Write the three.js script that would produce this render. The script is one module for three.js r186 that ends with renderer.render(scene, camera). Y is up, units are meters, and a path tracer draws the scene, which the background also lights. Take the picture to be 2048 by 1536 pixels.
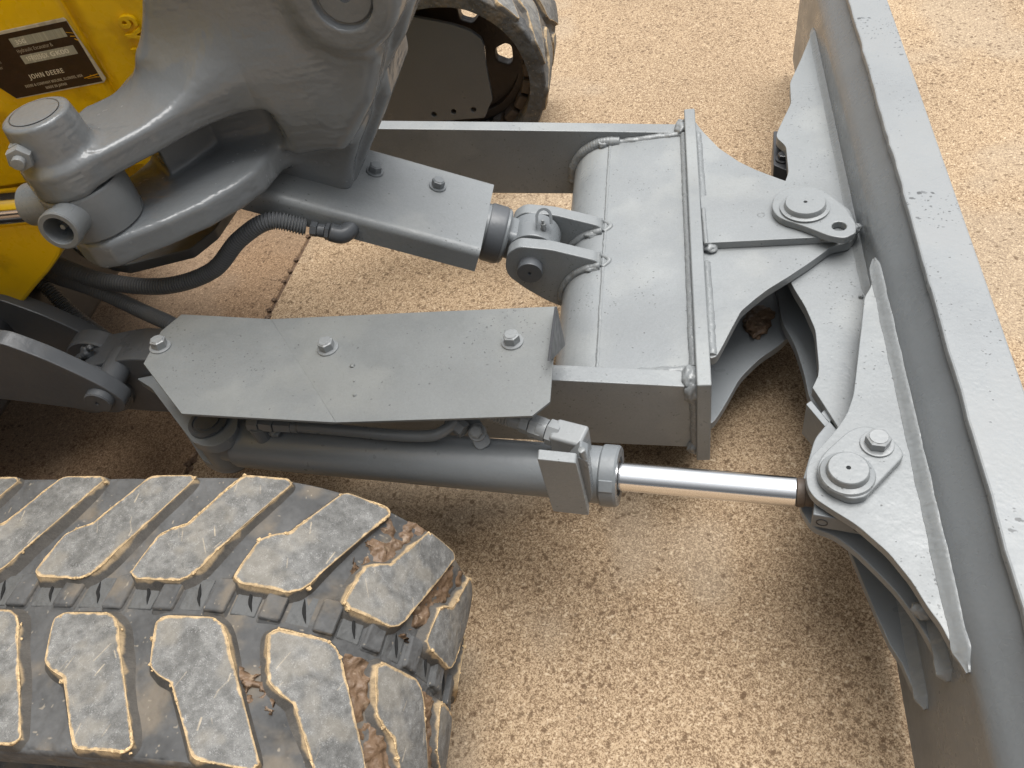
import * as THREE from 'three';
import { mergeGeometries, mergeVertices } from 'three/addons/utils/BufferGeometryUtils.js';
import { RoundedBoxGeometry } from 'three/addons/geometries/RoundedBoxGeometry.js';
import { FontLoader } from 'three/addons/loaders/FontLoader.js';
import { TextGeometry } from 'three/addons/geometries/TextGeometry.js';

// ---------------------------------------------------------------- camera
const V = (x, y, z) => new THREE.Vector3(x, y, z);
const FPX = 1640, EYE = V(-0.043, 1.31, 1.2567);                 // focal length in pixels of a 2048 x 1536 frame
const RIGHT = V(0.98014334, -0.1651469, -0.10975215), DOWN = V(-0.02500514, -0.65201441, 0.75779414), FWD = V(-0.19670734, -0.74000251, -0.6431971);
const scene = new THREE.Scene();
const camera = new THREE.PerspectiveCamera(2 * Math.atan(768 / FPX) * 180 / Math.PI, 4 / 3, 0.05, 400);
camera.matrixAutoUpdate = true;
camera.quaternion.setFromRotationMatrix(new THREE.Matrix4().makeBasis(RIGHT, DOWN.clone().negate(), FWD.clone().negate()));
camera.position.copy(EYE);
scene.add(camera);
// ---------------------------------------------------------------- light: bright overcast, sun veiled behind thin cloud
const SUN = V(0.18, 0.95, -0.18).normalize();
const W = 512, H = 256, sky = new Float32Array(W * H * 4);
for (let j = 0; j < H; j++) for (let i = 0; i < W; i++) {
  const el = ((j + 0.5) / H - 0.5) * Math.PI, az = ((i + 0.5) / W - 0.5) * 2 * Math.PI;
  const d = V(Math.cos(el) * Math.cos(az), Math.sin(el), Math.cos(el) * Math.sin(az));
  const up = Math.max(0, d.y), g = Math.max(0, d.dot(SUN));
  let l = (0.075 + 0.32 * Math.pow(up, 1.8) + 0.28 * Math.pow(g, 3)) * (1 - 0.58 * d.z) + 0.5 * Math.pow(g, 14);
  if (d.y < 0) l *= Math.max(0.35, 1 + d.y * 6);
  const k = (j * W + i) * 4;
  sky[k] = l * 0.97; sky[k + 1] = l * 0.99; sky[k + 2] = l * 1.02; sky[k + 3] = 1;
}
const skyTex = new THREE.DataTexture(sky, W, H, THREE.RGBAFormat, THREE.FloatType);
skyTex.mapping = THREE.EquirectangularReflectionMapping; skyTex.magFilter = THREE.LinearFilter; skyTex.minFilter = THREE.LinearFilter; skyTex.needsUpdate = true;
scene.background = skyTex; scene.environment = skyTex;
const sun = new THREE.DirectionalLight(new THREE.Color(1, 0.97, 0.925), 1.15);
sun.position.copy(SUN).multiplyScalar(6); sun.castShadow = true; sun.shadow.radius = 80;
sun.shadow.mapSize.set(2048, 2048);
Object.assign(sun.shadow.camera, { left: -3, right: 3, top: 3, bottom: -3, near: 0.5, far: 14 });
scene.add(sun); scene.add(sun.target);
const EXPOSURE = 3.25;

// ---------------------------------------------------------------- pixel -> world planes
function ray(px, py) { return RIGHT.clone().multiplyScalar(px - 1024).addScaledVector(DOWN, py - 768).addScaledVector(FWD, FPX); }
function onPlane(px, py, p0, n) { const d = ray(px, py); return EYE.clone().addScaledVector(d, p0.clone().sub(EYE).dot(n) / d.dot(n)); }
const pY = (px, py, y) => onPlane(px, py, V(0, y, 0), V(0, 1, 0));
const pZ = (px, py, z) => onPlane(px, py, V(0, 0, z), V(0, 0, 1));
const pX = (px, py, x) => onPlane(px, py, V(x, 0, 0), V(1, 0, 0));

// ---------------------------------------------------------------- random and noise
let seed = 7;
const rnd = () => { seed = (seed * 1664525 + 1013904223) >>> 0; return seed / 4294967296; };
const rr = (a, b) => a + (b - a) * rnd();
const hash = (x, y, z) => { let h = Math.imul(x, 374761393) ^ Math.imul(y, 668265263) ^ Math.imul(z, 2147483647 ^ 0x5bd1e995); h = Math.imul(h ^ (h >>> 13), 1274126177); return ((h ^ (h >>> 16)) >>> 0) / 4294967296; };
const sm = t => t * t * (3 - 2 * t);
function noise3(x, y, z) {
  const i = Math.floor(x), j = Math.floor(y), k = Math.floor(z), u = sm(x - i), v = sm(y - j), w = sm(z - k);
  const L = (a, b, t) => a + (b - a) * t;
  return L(L(L(hash(i, j, k), hash(i + 1, j, k), u), L(hash(i, j + 1, k), hash(i + 1, j + 1, k), u), v),
    L(L(hash(i, j, k + 1), hash(i + 1, j, k + 1), u), L(hash(i, j + 1, k + 1), hash(i + 1, j + 1, k + 1), u), v), w) * 2 - 1;
}
function pnoise(x, y, p, s = 0) {           // periodic 2-D value noise, period p cells, 0..1
  const i = Math.floor(x), j = Math.floor(y), u = sm(x - i), v = sm(y - j), m = n => ((n % p) + p) % p;
  const a = hash(m(i), m(j), s), b = hash(m(i + 1), m(j), s), c = hash(m(i), m(j + 1), s), d = hash(m(i + 1), m(j + 1), s);
  return a + (b - a) * u + (c - a) * v + (a - b - c + d) * u * v;
}
const fbm = (u, v, p, o, s) => { let t = 0, a = 0.5, n = 0; for (let k = 0; k < o; k++) { t += a * pnoise(u * p, v * p, p, s + k); n += a; p *= 2; a *= 0.5; } return t / n; };
const clamp = (x, a = 0, b = 1) => Math.min(b, Math.max(a, x));
const step = (a, b, x) => sm(clamp((x - a) / (b - a)));
const toS = c => Math.round(255 * clamp(c <= 0.0031308 ? 12.92 * c : 1.055 * Math.pow(c, 1 / 2.4) - 0.055));

// ---------------------------------------------------------------- textures
function colourTex(n, f, m = n) {           // f(u, v, i, j) -> linear [r, g, b]
  const a = new Uint8Array(n * m * 4);
  for (let j = 0; j < m; j++) for (let i = 0; i < n; i++) { const c = f((i + 0.5) / n, (j + 0.5) / m, i, j), k = (j * n + i) * 4; a[k] = toS(c[0]); a[k + 1] = toS(c[1]); a[k + 2] = toS(c[2]); a[k + 3] = 255; }
  return tex(a, n, m, true);
}
function greyTex(n, f, m = n) {
  const a = new Uint8Array(n * m * 4);
  for (let j = 0; j < m; j++) for (let i = 0; i < n; i++) { const c = Math.round(255 * clamp(f((i + 0.5) / n, (j + 0.5) / m, i, j))), k = (j * n + i) * 4; a[k] = a[k + 1] = a[k + 2] = c; a[k + 3] = 255; }
  return tex(a, n, m, false);
}
function tex(a, n, m, col) {
  const t = new THREE.DataTexture(a, n, m, THREE.RGBAFormat); t.wrapS = t.wrapT = THREE.RepeatWrapping; t.magFilter = THREE.LinearFilter; t.minFilter = THREE.LinearMipmapLinearFilter; t.generateMipmaps = true;
  if (col) t.colorSpace = THREE.SRGBColorSpace; t.needsUpdate = true; return t;
}
const rep = (t, s) => { const c = t.clone(); c.repeat.set(s, s); c.needsUpdate = true; return c; };
// spots scattered on a periodic canvas of n px: list of [x, y, radius, strength]
function spotMap(n, count, r0, r1, dens) {
  const a = new Float32Array(n * n);
  for (let s = 0; s < count; s++) {
    const x = rnd() * n, y = rnd() * n; if (dens && rnd() > dens(x / n, y / n)) continue;
    const r = r0 + (r1 - r0) * Math.pow(rnd(), 2.2), st = rr(0.5, 1), e = rr(0.6, 1.5), th = rr(0, 3.14), R = Math.ceil(r * 1.7 + 1), sx = rr(0, 99);
    for (let j = -R; j <= R; j++) for (let i = -R; i <= R; i++) {
      const p = (i * Math.cos(th) + j * Math.sin(th)) * e, q = (-i * Math.sin(th) + j * Math.cos(th)) / e;
      const d = Math.hypot(p, q) + 0.45 * r * noise3(i * 0.9 / Math.max(1.5, r * 0.5) + sx, j * 0.9 / Math.max(1.5, r * 0.5), s);
      const v = st * clamp((r - d) / Math.max(1, r * 0.35) + 0.3);
      if (v > 0) { const k = ((Math.floor(y + j) % n + n) % n) * n + (Math.floor(x + i) % n + n) % n; a[k] = Math.max(a[k], v); }
    }
  }
  return a;
}
// grey machine paint, 0.6 m tile: gentle mottling, overspray speckle, chips through to dark and light flecks
const chips = spotMap(1024, 4200, 0.55, 2.7, (u, v) => 0.12 + 1.0 * step(0.5, 0.75, fbm(u, v, 4, 2, 5)));
const flecks = spotMap(1024, 200, 0.5, 1.6);
for (let s = 0; s < 26; s++) {              // fine curved scratches
  let x = rnd() * 1024, y = rnd() * 1024, a = rnd() * 6.28; const L = rr(20, 130), b = rr(-0.02, 0.02), st = rr(0.15, 0.5), A = rnd() > 0.5 ? chips : flecks;
  for (let q = 0; q < L; q++) { x += Math.cos(a); y += Math.sin(a); a += b * rnd() * 2; const k = ((Math.floor(y) % 1024 + 1024) % 1024) * 1024 + (Math.floor(x) % 1024 + 1024) % 1024; A[k] = Math.max(A[k], st * Math.sin(Math.PI * q / L) * (0.4 + 0.6 * rnd())); }
}
const paintMap = colourTex(1024, (u, v, i, j) => {
  const m = 0.86 + 0.26 * fbm(u, v, 5, 4, 11), g = 1 + 0.10 * (pnoise(u * 512, v * 512, 512, 31) - 0.5) + 0.07 * (pnoise(u * 256, v * 256, 256, 33) - 0.5);
  const dust = step(0.48, 0.78, fbm(u, v, 6, 5, 41)) * 0.26, k = j * 1024 + i;
  let c = [m * g, m * g, m * g].map((x, q) => x * 0.82 + dust * [0.52, 0.47, 0.38][q]);
  const ch = chips[k] * 0.8, fl = flecks[k] * 0.7;
  return c.map(x => (x * (1 - ch) + 0.12 * ch) * (1 - fl) + 1.0 * fl);
});
const paintBump = greyTex(1024, (u, v, i, j) => 0.5 + 0.30 * (fbm(u, v, 120, 2, 3) - 0.5) + 0.25 * (fbm(u, v, 24, 3, 8) - 0.5) - 0.3 * chips[j * 1024 + i]);
const paintRough = greyTex(512, (u, v) => 0.62 + 0.5 * (fbm(u, v, 7, 4, 61) - 0.5) + 0.25 * (fbm(u, v, 60, 2, 71) - 0.5));
const capChips = spotMap(1024, 2600, 0.8, 6.5, (u, v) => step(0.56, 0.68, fbm(u, v, 5, 4, 55)));
const capMap = colourTex(1024, (u, v, i, j) => { const m = 0.86 + 0.28 * fbm(u, v, 6, 4, 57), g = 1 + 0.10 * (pnoise(u * 512, v * 512, 512, 58) - 0.5), k = j * 1024 + i, ch = Math.max(capChips[k] * 0.85, chips[k] * 0.8), fl = flecks[k] * 0.6; return [0.98, 0.995, 1.01].map(q => (q * m * g * (1 - ch) + 0.10 * ch) * (1 - fl) + fl); });
const castBump = greyTex(1024, (u, v) => 0.5 + 0.5 * (fbm(u, v, 16, 4, 83) - 0.5) + 0.28 * (fbm(u, v, 90, 2, 87) - 0.5) + 0.35 * (pnoise(u * 18, v * 110, 2048, 91) - 0.5) * step(0.4, 0.65, fbm(u, v, 5, 2, 93)));
const cleanMap = colourTex(512, (u, v) => { const m = 0.86 + 0.28 * fbm(u, v, 5, 4, 111) + 0.06 * (pnoise(u * 256, v * 256, 256, 113) - 0.5); return [m, m, m]; });
const yellowMap = colourTex(512, (u, v) => { const m = 0.80 + 0.34 * fbm(u, v, 5, 5, 121), d = step(0.60, 0.8, fbm(u, v, 9, 4, 125)) * 0.45; return [m * (1 - d) + 0.5 * d, m * (1 - d) + 0.42 * d, m * (1 - d) + 0.9 * d]; });
const rubberMap = colourTex(1024, (u, v) => {
  const d = 0.30 + 1.0 * fbm(u, v, 7, 5, 131) + 0.35 * fbm(u, v, 60, 2, 138), t = step(0.54, 0.78, fbm(u, v, 9, 5, 135)) * 0.7, s = step(0.80, 0.92, fbm(u, v, 90, 2, 137)) * 0.5;
  const c = [0.080 * d, 0.080 * d, 0.080 * d]; return c.map((x, q) => (x * (1 - t) + [0.165, 0.135, 0.10][q] * t) * (1 - s) + [0.34, 0.29, 0.22][q] * s);
});
const rubberBump = greyTex(512, (u, v) => fbm(u, v, 24, 4, 141));
const mudMap = colourTex(512, (u, v) => { const d = 0.7 + 0.6 * fbm(u, v, 12, 4, 151), w = step(0.66, 0.8, fbm(u, v, 30, 3, 153)) * 0.6; return [0.15 * d, 0.094 * d, 0.056 * d].map((x, q) => x * (1 - w) + [0.30, 0.22, 0.145][q] * w); });
const sandMap = colourTex(256, (u, v) => { const d = 0.55 + 0.8 * fbm(u, v, 40, 3, 161); return [0.56 * d, 0.40 * d, 0.22 * d]; });
const grit = greyTex(256, (u, v) => fbm(u, v, 48, 2, 163));

// ---------------------------------------------------------------- materials
const std = o => new THREE.MeshStandardMaterial(o);
const lin = (r, g, b) => new THREE.Color().setRGB(r, g, b);
const UVM = 1 / 0.6;                         // uv is in metres: one tile of the paint is 0.6 m
const GREY = [0.250, 0.264, 0.271];
const mk = (c, map, bump, bs, rough, rv, extra = {}) => std({ color: lin(...c), map: rep(map, UVM), bumpMap: rep(bump, UVM), bumpScale: bs, roughnessMap: rep(paintRough, UVM), roughness: rv, metalness: 0, ...extra });
const M = {
  paint: mk(GREY, paintMap, paintBump, 0.0009, paintRough, 0.62),
  cap: mk([0.228, 0.236, 0.240], capMap, paintBump, 0.0009, paintRough, 0.62),
  plate: mk([0.190, 0.200, 0.200], paintMap, paintBump, 0.0005, paintRough, 0.85),
  clean: mk([0.165, 0.177, 0.186], cleanMap, paintBump, 0.0006, paintRough, 0.55),
  shade: mk([0.20, 0.214, 0.224], cleanMap, paintBump, 0.0006, paintRough, 0.6),  // darker copy of the grey paint, for plates lying in shade
  cast: mk([0.176, 0.188, 0.198], cleanMap, castBump, 0.0014, paintRough, 0.36),
  weld: mk([0.20, 0.21, 0.214], cleanMap, castBump, 0.003, paintRough, 0.55),
  black: mk([0.03, 0.031, 0.034], cleanMap, paintBump, 0.0005, paintRough, 0.7),
  frame: mk([0.085, 0.091, 0.099], cleanMap, paintBump, 0.0006, paintRough, 0.65),  // grey paint with the deep shade under the body put into its colour
  rust: mk([0.085, 0.062, 0.045], cleanMap, castBump, 0.002, paintRough, 0.9),
  bolt: mk([0.23, 0.24, 0.245], cleanMap, paintBump, 0.0006, paintRough, 0.5),
  hose: std({ color: lin(0.135, 0.14, 0.146), roughness: 0.55 }),
  yellow: mk([0.92, 0.595, 0.006], yellowMap, paintBump, 0.0008, paintRough, 0.5),
  chrome: std({ color: lin(0.86, 0.86, 0.87), metalness: 1, roughness: 0.12, bumpMap: rep(paintBump, 3), bumpScale: 0.0001 }),
  rubber: std({ map: rep(rubberMap, 2.2), bumpMap: rep(rubberBump, 2.2), bumpScale: 0.006, roughness: 0.82 }),
  pocket: std({ color: lin(0.085, 0.086, 0.085), bumpMap: rep(rubberBump, 4), bumpScale: 0.003, roughness: 0.7 }),
  slit: std({ color: lin(0.006, 0.006, 0.006), roughness: 0.9 }),
  mud: std({ map: rep(mudMap, 4), bumpMap: rep(grit, 4), bumpScale: 0.003, roughness: 0.55 }),
  crust: std({ map: rep(sandMap, 8), bumpMap: rep(grit, 10), bumpScale: 0.003, roughness: 1 }),
};

// ---------------------------------------------------------------- geometry helpers
function boxUV(g) {                          // metres, by dominant axis of the face
  if (g.index) g = g.toNonIndexed();
  if (!g.attributes.normal) g.computeVertexNormals();
  const p = g.attributes.position, uv = new Float32Array(p.count * 2), a = V(), b = V(), c = V();
  for (let i = 0; i < p.count; i += 3) {
    a.fromBufferAttribute(p, i); b.fromBufferAttribute(p, i + 1); c.fromBufferAttribute(p, i + 2);
    const n = V(), nn = V(); for (let k = 0; k < 3; k++) n.add(nn.fromBufferAttribute(g.attributes.normal, i + k)); const x = Math.abs(n.x), y = Math.abs(n.y), z = Math.abs(n.z);
    [a, b, c].forEach((q, k) => { const o = (i + k) * 2; if (y >= x && y >= z) { uv[o] = q.x; uv[o + 1] = q.z; } else if (x >= z) { uv[o] = q.z + 0.31; uv[o + 1] = q.y; } else { uv[o] = q.x; uv[o + 1] = q.y + 0.17; } });
  }
  g.setAttribute('uv', new THREE.BufferAttribute(uv, 2)); return g;
}
const bare = g => { g = g.index ? g.toNonIndexed() : g; const o = new THREE.BufferGeometry(); o.setAttribute('position', g.attributes.position); if (!g.attributes.normal) g.computeVertexNormals(); o.setAttribute('normal', g.attributes.normal); return o; };
const join = list => mergeGeometries(list.map(bare));
const used = {};
const numbered = n => { const k = used[n] = (used[n] ?? -1) + 1; return k ? n + '_' + String(k).padStart(3, '0') : n; };
function part(parent, name, geo, mat, label) {
  const g = Array.isArray(geo) ? join(geo) : geo;
  const m = new THREE.Mesh(g.userData.keepUV ? g : boxUV(g), mat);
  m.name = parent ? name : numbered(name); m.castShadow = m.receiveShadow = true;
  if (label) m.userData.label = label;
  (parent || scene).add(m); return m;
}
function group(parent, name, label) { const g = new THREE.Group(); g.name = parent ? name : numbered(name); if (label) g.userData.label = label; (parent || scene).add(g); return g; }
function roundPoly(pts, r) {                 // pts: Vector2 (third entry r overrides), corners rounded
  const s = new THREE.Shape(), n = pts.length;
  if (r < 0.001) { pts.forEach((p, i) => i ? s.lineTo(p.x, p.y) : s.moveTo(p.x, p.y)); s.closePath(); return s; }
  for (let i = 0; i < n; i++) {
    const p = pts[i], a = pts[(i + n - 1) % n], b = pts[(i + 1) % n];
    const ra = Math.min(p.r ?? r, a.distanceTo(p) * 0.48), rb = Math.min(p.r ?? r, b.distanceTo(p) * 0.48);
    const u = p.clone().lerp(a, ra / a.distanceTo(p)), w = p.clone().lerp(b, rb / b.distanceTo(p));
    if (i) s.lineTo(u.x, u.y); else s.moveTo(u.x, u.y);
    s.quadraticCurveTo(p.x, p.y, w.x, w.y);
  }
  s.closePath(); return s;
}
// plate whose upper face has the outline pts (Vector3, all on one plane with normal n), t thick downwards
function plate(pts, n, t, { round = 0.004, bevel = 0.0012, holes = [] } = {}) {
  n = n.clone().normalize();
  const o = pts[0], ex = (Math.abs(n.y) > 0.7 ? V(1, 0, 0) : V(0, 1, 0)); ex.addScaledVector(n, -ex.dot(n)).normalize();
  const ey = n.clone().cross(ex);
  const to2 = p => { const d = p.clone().sub(o), q = new THREE.Vector2(d.dot(ex), d.dot(ey)); if (p.r !== undefined) q.r = p.r; return q; };
  let p2 = pts.map(to2); if (THREE.ShapeUtils.area(p2) < 0) p2.reverse();
  const raw = [], ring2 = []; for (const p of roundPoly(p2, round).getPoints(6)) if (!raw.length || (p.distanceTo(raw[raw.length - 1]) > 0.0007 && p.distanceTo(raw[0]) > 0.0007)) raw.push(p);
  for (let i = 0; i < raw.length; i++) { const a = raw[i], b = raw[(i + 1) % raw.length], L = a.distanceTo(b); if (L < 1e-6) continue; const k = L > 3 ? 1 : Math.max(1, Math.round(L / 0.035)); for (let q = 0; q < k; q++) { const t = q / k, o = Math.sin(Math.PI * t) * 0.0009 * Math.min(L, 1) / L, c = a.clone().lerp(b, t); ring2.push(c.add(new THREE.Vector2((b.y - a.y) * o, -(b.x - a.x) * o))); } }
  const s = new THREE.Shape(ring2);
  for (const [c, r] of holes) { const q = to2(c), h = new THREE.Path(); h.absarc(q.x, q.y, r, 0, Math.PI * 2, true); s.holes.push(h); }
  const rMin = Math.min(round < 0.001 ? 1 : round, ...pts.map(p => p.r ?? 1)), b = Math.min(bevel, t * 0.4, rMin * 0.45), g = new THREE.ExtrudeGeometry(s, { depth: t - 2 * b, bevelEnabled: true, bevelThickness: b, bevelSize: b, bevelOffset: -b, bevelSegments: 2, curveSegments: 6 });
  g.translate(0, 0, b - t);
  return g.applyMatrix4(new THREE.Matrix4().makeBasis(ex, ey, n).setPosition(o));
}
const UP = V(0, 1, 0), ZZ = V(0, 0, 1), XX = V(1, 0, 0);
const plateY = (px, y, t, o) => plate(px.map(p => p.isVector3 ? p : Object.assign(pY(p[0], p[1], y), p[2] !== undefined ? { r: p[2] } : {})), UP, t, o);
const plateZ = (px, z, t, o) => plate(px.map(p => p.isVector3 ? p : Object.assign(pZ(p[0], p[1], z), p[2] !== undefined ? { r: p[2] } : {})), ZZ, t, o);
function orient(g, c, dir, spin = 0) {       // y axis of g turned to dir, origin to c
  if (spin) g.rotateY(spin);
  return g.applyMatrix4(new THREE.Matrix4().makeRotationFromQuaternion(new THREE.Quaternion().setFromUnitVectors(UP, dir.clone().normalize()))).translate(c.x, c.y, c.z);
}
// bevelled disc or shaft from a towards b
function rod(a, b, r, bevel = 0.0015, seg = 40, r2 = r) {
  const L = a.distanceTo(b), pr = [[0, 0], [r - bevel, 0], [r - bevel * 0.3, bevel * 0.3], [r, bevel], [r2, L - bevel], [r2 - bevel * 0.3, L - bevel * 0.3], [r2 - bevel, L], [0, L]];
  return orient(creased(lathe(pr, seg)), a, b.clone().sub(a));
}
function lathe(pr, seg = 40) { return new THREE.LatheGeometry(pr.map(p => new THREE.Vector2(Math.max(p[0], 0), p[1])), seg); }
function creased(g, ang = 0.6) {             // split normals where the profile turns sharply
  g = g.index ? g.toNonIndexed() : g; g.deleteAttribute('uv'); g.deleteAttribute('normal'); const p = g.attributes.position, n = p.count / 3, fn = [], map = new Map(), key = i => Math.round(p.getX(i) * 1e5) + '_' + Math.round(p.getY(i) * 1e5) + '_' + Math.round(p.getZ(i) * 1e5);
  const a = V(), b = V(), c = V();
  for (let f = 0; f < n; f++) { a.fromBufferAttribute(p, f * 3); b.fromBufferAttribute(p, f * 3 + 1); c.fromBufferAttribute(p, f * 3 + 2); fn.push(b.clone().sub(a).cross(c.clone().sub(a))); for (let k = 0; k < 3; k++) { const s = key(f * 3 + k); map.has(s) ? map.get(s).push(f) : map.set(s, [f]); } }
  const un = fn.map(v => v.clone().normalize()), out = new Float32Array(p.count * 3), cs = Math.cos(ang);
  for (let f = 0; f < n; f++) for (let k = 0; k < 3; k++) { const v = V(); for (const q of map.get(key(f * 3 + k))) if (un[q].dot(un[f]) > cs) v.add(fn[q]); v.normalize(); out.set([v.x, v.y, v.z], (f * 3 + k) * 3); }
  g.setAttribute('normal', new THREE.BufferAttribute(out, 3)); return g;
}
function ring(c, dir, prof, seg = 48) { return orient(creased(lathe(prof, seg)), c, dir); }
function box(x0, x1, y0, y1, z0, z1, r = 0.003) { return new RoundedBoxGeometry(x1 - x0, y1 - y0, z1 - z0, 2, Math.min(r, (x1 - x0) / 2.1, (y1 - y0) / 2.1, (z1 - z0) / 2.1)).translate((x0 + x1) / 2, (y0 + y1) / 2, (z0 + z1) / 2); }
function hexHead(c, dir, r, h, spin = 0, washer = true) {
  const out = [], d = dir.clone().normalize();
  if (washer) out.push(ring(c, d, [[0, 0], [r * 1.5, 0], [r * 1.5, 0.0022], [r * 1.4, 0.0032], [0, 0.0032]], 28));
  const hx = new THREE.CylinderGeometry(r * 1.12, r * 1.12, h, 6), top = new THREE.CylinderGeometry(r * 0.82, r * 1.12, h * 0.14, 6), top2 = new THREE.CylinderGeometry(r * 0.8, r * 0.82, 0.0005, 20);
  hx.translate(0, h / 2 + 0.003, 0); top.translate(0, h * 1.07 + 0.003, 0); top2.translate(0, h * 1.14 + 0.0032, 0);
  for (const g of [hx, top, top2]) out.push(orient(creased(g, 0.3), c, d, spin));
  return join(out);
}
function sweep(pts, rad, { per = 8, seg = 14, closed = false, cap = true } = {}) {   // rad: number or f(t, angle, metres)
  const cv = new THREE.CatmullRomCurve3(pts, closed, 'centripetal'), L = cv.getLength(), N = Math.max(2, typeof per === 'number' ? per * (pts.length - 1) : Math.round(L / per.every)), fr = cv.computeFrenetFrames(N, closed);
  const pos = [], idx = [];
  for (let i = 0; i <= N; i++) {
    const c = cv.getPointAt(i / N);
    for (let s = 0; s < seg; s++) { const a = s / seg * Math.PI * 2, r = typeof rad === 'number' ? rad : rad(i / N, a, i / N * L); const v = c.clone().addScaledVector(fr.normals[i], Math.cos(a) * r).addScaledVector(fr.binormals[i], Math.sin(a) * r); pos.push(v.x, v.y, v.z); }
    if (i < N) for (let s = 0; s < seg; s++) { const a = i * seg + s, b = i * seg + (s + 1) % seg; idx.push(a, b, a + seg, b, b + seg, a + seg); }
  }
  if (cap && !closed) for (const e of [0, N]) { const c = cv.getPointAt(e / N); const k = pos.length / 3; pos.push(c.x, c.y, c.z); for (let s = 0; s < seg; s++) { const a = e * seg + s, b = e * seg + (s + 1) % seg; e ? idx.push(a, b, k) : idx.push(b, a, k); } }
  const g = new THREE.BufferGeometry(); g.setAttribute('position', new THREE.Float32BufferAttribute(pos, 3)); g.setIndex(idx); g.computeVertexNormals(); return g;
}
// better shaped triangles for the faces of plates: Lawson flips on top of the built-in triangulation
const earcut = THREE.ShapeUtils.triangulateShape.bind(THREE.ShapeUtils);
THREE.ShapeUtils.triangulateShape = (contour, holes) => {
  const T = earcut(contour, holes), P = contour.concat(...holes);
  const bad = (a, b, c, d) => { const A = P[a], B = P[b], C = P[c], D = P[d], ax = A.x - D.x, ay = A.y - D.y, bx = B.x - D.x, by = B.y - D.y, cx = C.x - D.x, cy = C.y - D.y; const det = (ax * ax + ay * ay) * (bx * cy - cx * by) - (bx * bx + by * by) * (ax * cy - cx * ay) + (cx * cx + cy * cy) * (ax * by - bx * ay); return det * Math.sign((B.x - A.x) * (C.y - A.y) - (B.y - A.y) * (C.x - A.x)) > 1e-16; };
  const orient2 = (a, b, c) => (P[b].x - P[a].x) * (P[c].y - P[a].y) - (P[b].y - P[a].y) * (P[c].x - P[a].x);
  for (let pass = 0; pass < 1500; pass++) {
    let any = false; const E = new Map();
    for (let t = 0; t < T.length; t++) for (let k = 0; k < 3; k++) { const a = T[t][k], b = T[t][(k + 1) % 3], key = Math.min(a, b) + '_' + Math.max(a, b); (E.get(key) || E.set(key, []).get(key)).push([t, k]); }
    const done = new Set();
    for (const e of E.values()) { if (e.length !== 2 || done.has(e[0][0]) || done.has(e[1][0])) continue; const [[t, k], [u, m]] = e, a = T[t][k], b = T[t][(k + 1) % 3], c = T[t][(k + 2) % 3], d = T[u][(m + 2) % 3];
      if (!bad(a, b, c, d)) continue; const s1 = orient2(c, a, d), s2 = orient2(c, d, b), s0 = Math.sign(orient2(a, b, c)); if (s1 * s0 <= 1e-14 || s2 * s0 <= 1e-14) continue;
      T[t] = [c, a, d]; T[u] = [c, d, b]; done.add(t); done.add(u); any = true; }
    if (!any) break;
  }
  return T;
};
let wn = 0;
function bead(pts, r, rough = 0.22) {        // weld bead with ripples
  const s = wn++ * 7.3; return sweep(pts, (t, a, m) => r * (1 + rough * noise3(m * 90 + s, Math.cos(a) * 1.5, Math.sin(a) * 1.5) + 0.025 * Math.sin(m * 1100 + 2.2 * Math.cos(a) + 4 * noise3(m * 60, s, 0))), { per: { every: 0.0018 }, seg: 10 });
}
function blob(c, r, sx = 1, sy = 1, sz = 1, amp = 0.25, f = 2.2) {
  const g = new THREE.IcosahedronGeometry(r, 4), p = g.attributes.position, s = wn++ * 3.7;
  for (let i = 0; i < p.count; i++) { const v = V(p.getX(i), p.getY(i), p.getZ(i)), d = v.clone().divideScalar(r), k = 1 + amp * noise3(d.x * f + s, d.y * f, d.z * f) + amp * 0.5 * noise3(d.x * f * 2.4, d.y * f * 2.4 + s, d.z * f * 2.4); p.setXYZ(i, v.x * k * sx, v.y * k * sy, v.z * k * sz); }
  const m = mergeVertices(bareP(g), 1e-5); m.computeVertexNormals(); return m.translate(c.x, c.y, c.z);
}
const bareP = g => { const o = new THREE.BufferGeometry(); o.setAttribute('position', g.attributes.position); return o; };
function corrugated(pts, r, pitch = 0.0052) { return sweep(pts, (t, a, m) => r * (1 + 0.13 * Math.sign(Math.sin(m / pitch * 2 * Math.PI)) * Math.pow(Math.abs(Math.sin(m / pitch * 2 * Math.PI)), 0.5)), { per: { every: pitch / 6 }, seg: 18 }); }

// ---------------------------------------------------------------- ground: two exposed-aggregate concrete slabs
const GN = 2048, GT = 2.4;                   // one tile is 2.4 m
const spots = spotMap(GN, 27000, 1.3, 4.4, (u, v) => 0.25 + 0.75 * step(0.36, 0.66, fbm(u, v, 5, 3, 201)));
const groundMap = colourTex(GN, (u, v, i, j) => {
  const f = pnoise(u * 960, v * 960, 960, 211), f2 = pnoise(u * 560, v * 560, 560, 213), f3 = hash(i, j, 215);
  const lo = fbm(u, v, 4, 5, 221), gr = step(0.52, 0.68, fbm(u, v, 9, 3, 223));
  const t = 0.36 * f + 0.12 * f2 + 0.52 * f3;                           // grain
  let k = step(0.20, 0.68, t + 0.14 * (lo - 0.5));
  const light = [0.425, 0.312, 0.196], dark = [0.120, 0.070, 0.036];
  let c = light.map((x, q) => dark[q] + (x - dark[q]) * k);
  c = c.map((x, q) => x * (1 - 0.30 * gr) + [0.30, 0.25, 0.19][q] * 0.30 * gr);
  const w = step(0.80, 0.93, f) * 0.55; c = c.map((x, q) => x * (1 - w) + [0.62, 0.51, 0.37][q] * w);
  const s = spots[j * GN + i] * 0.78; c = c.map((x, q) => x * (1 - s) + [0.085, 0.047, 0.022][q] * s);
  const m = 0.92 + 0.16 * lo; return c.map(x => x * m);
});
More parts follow.
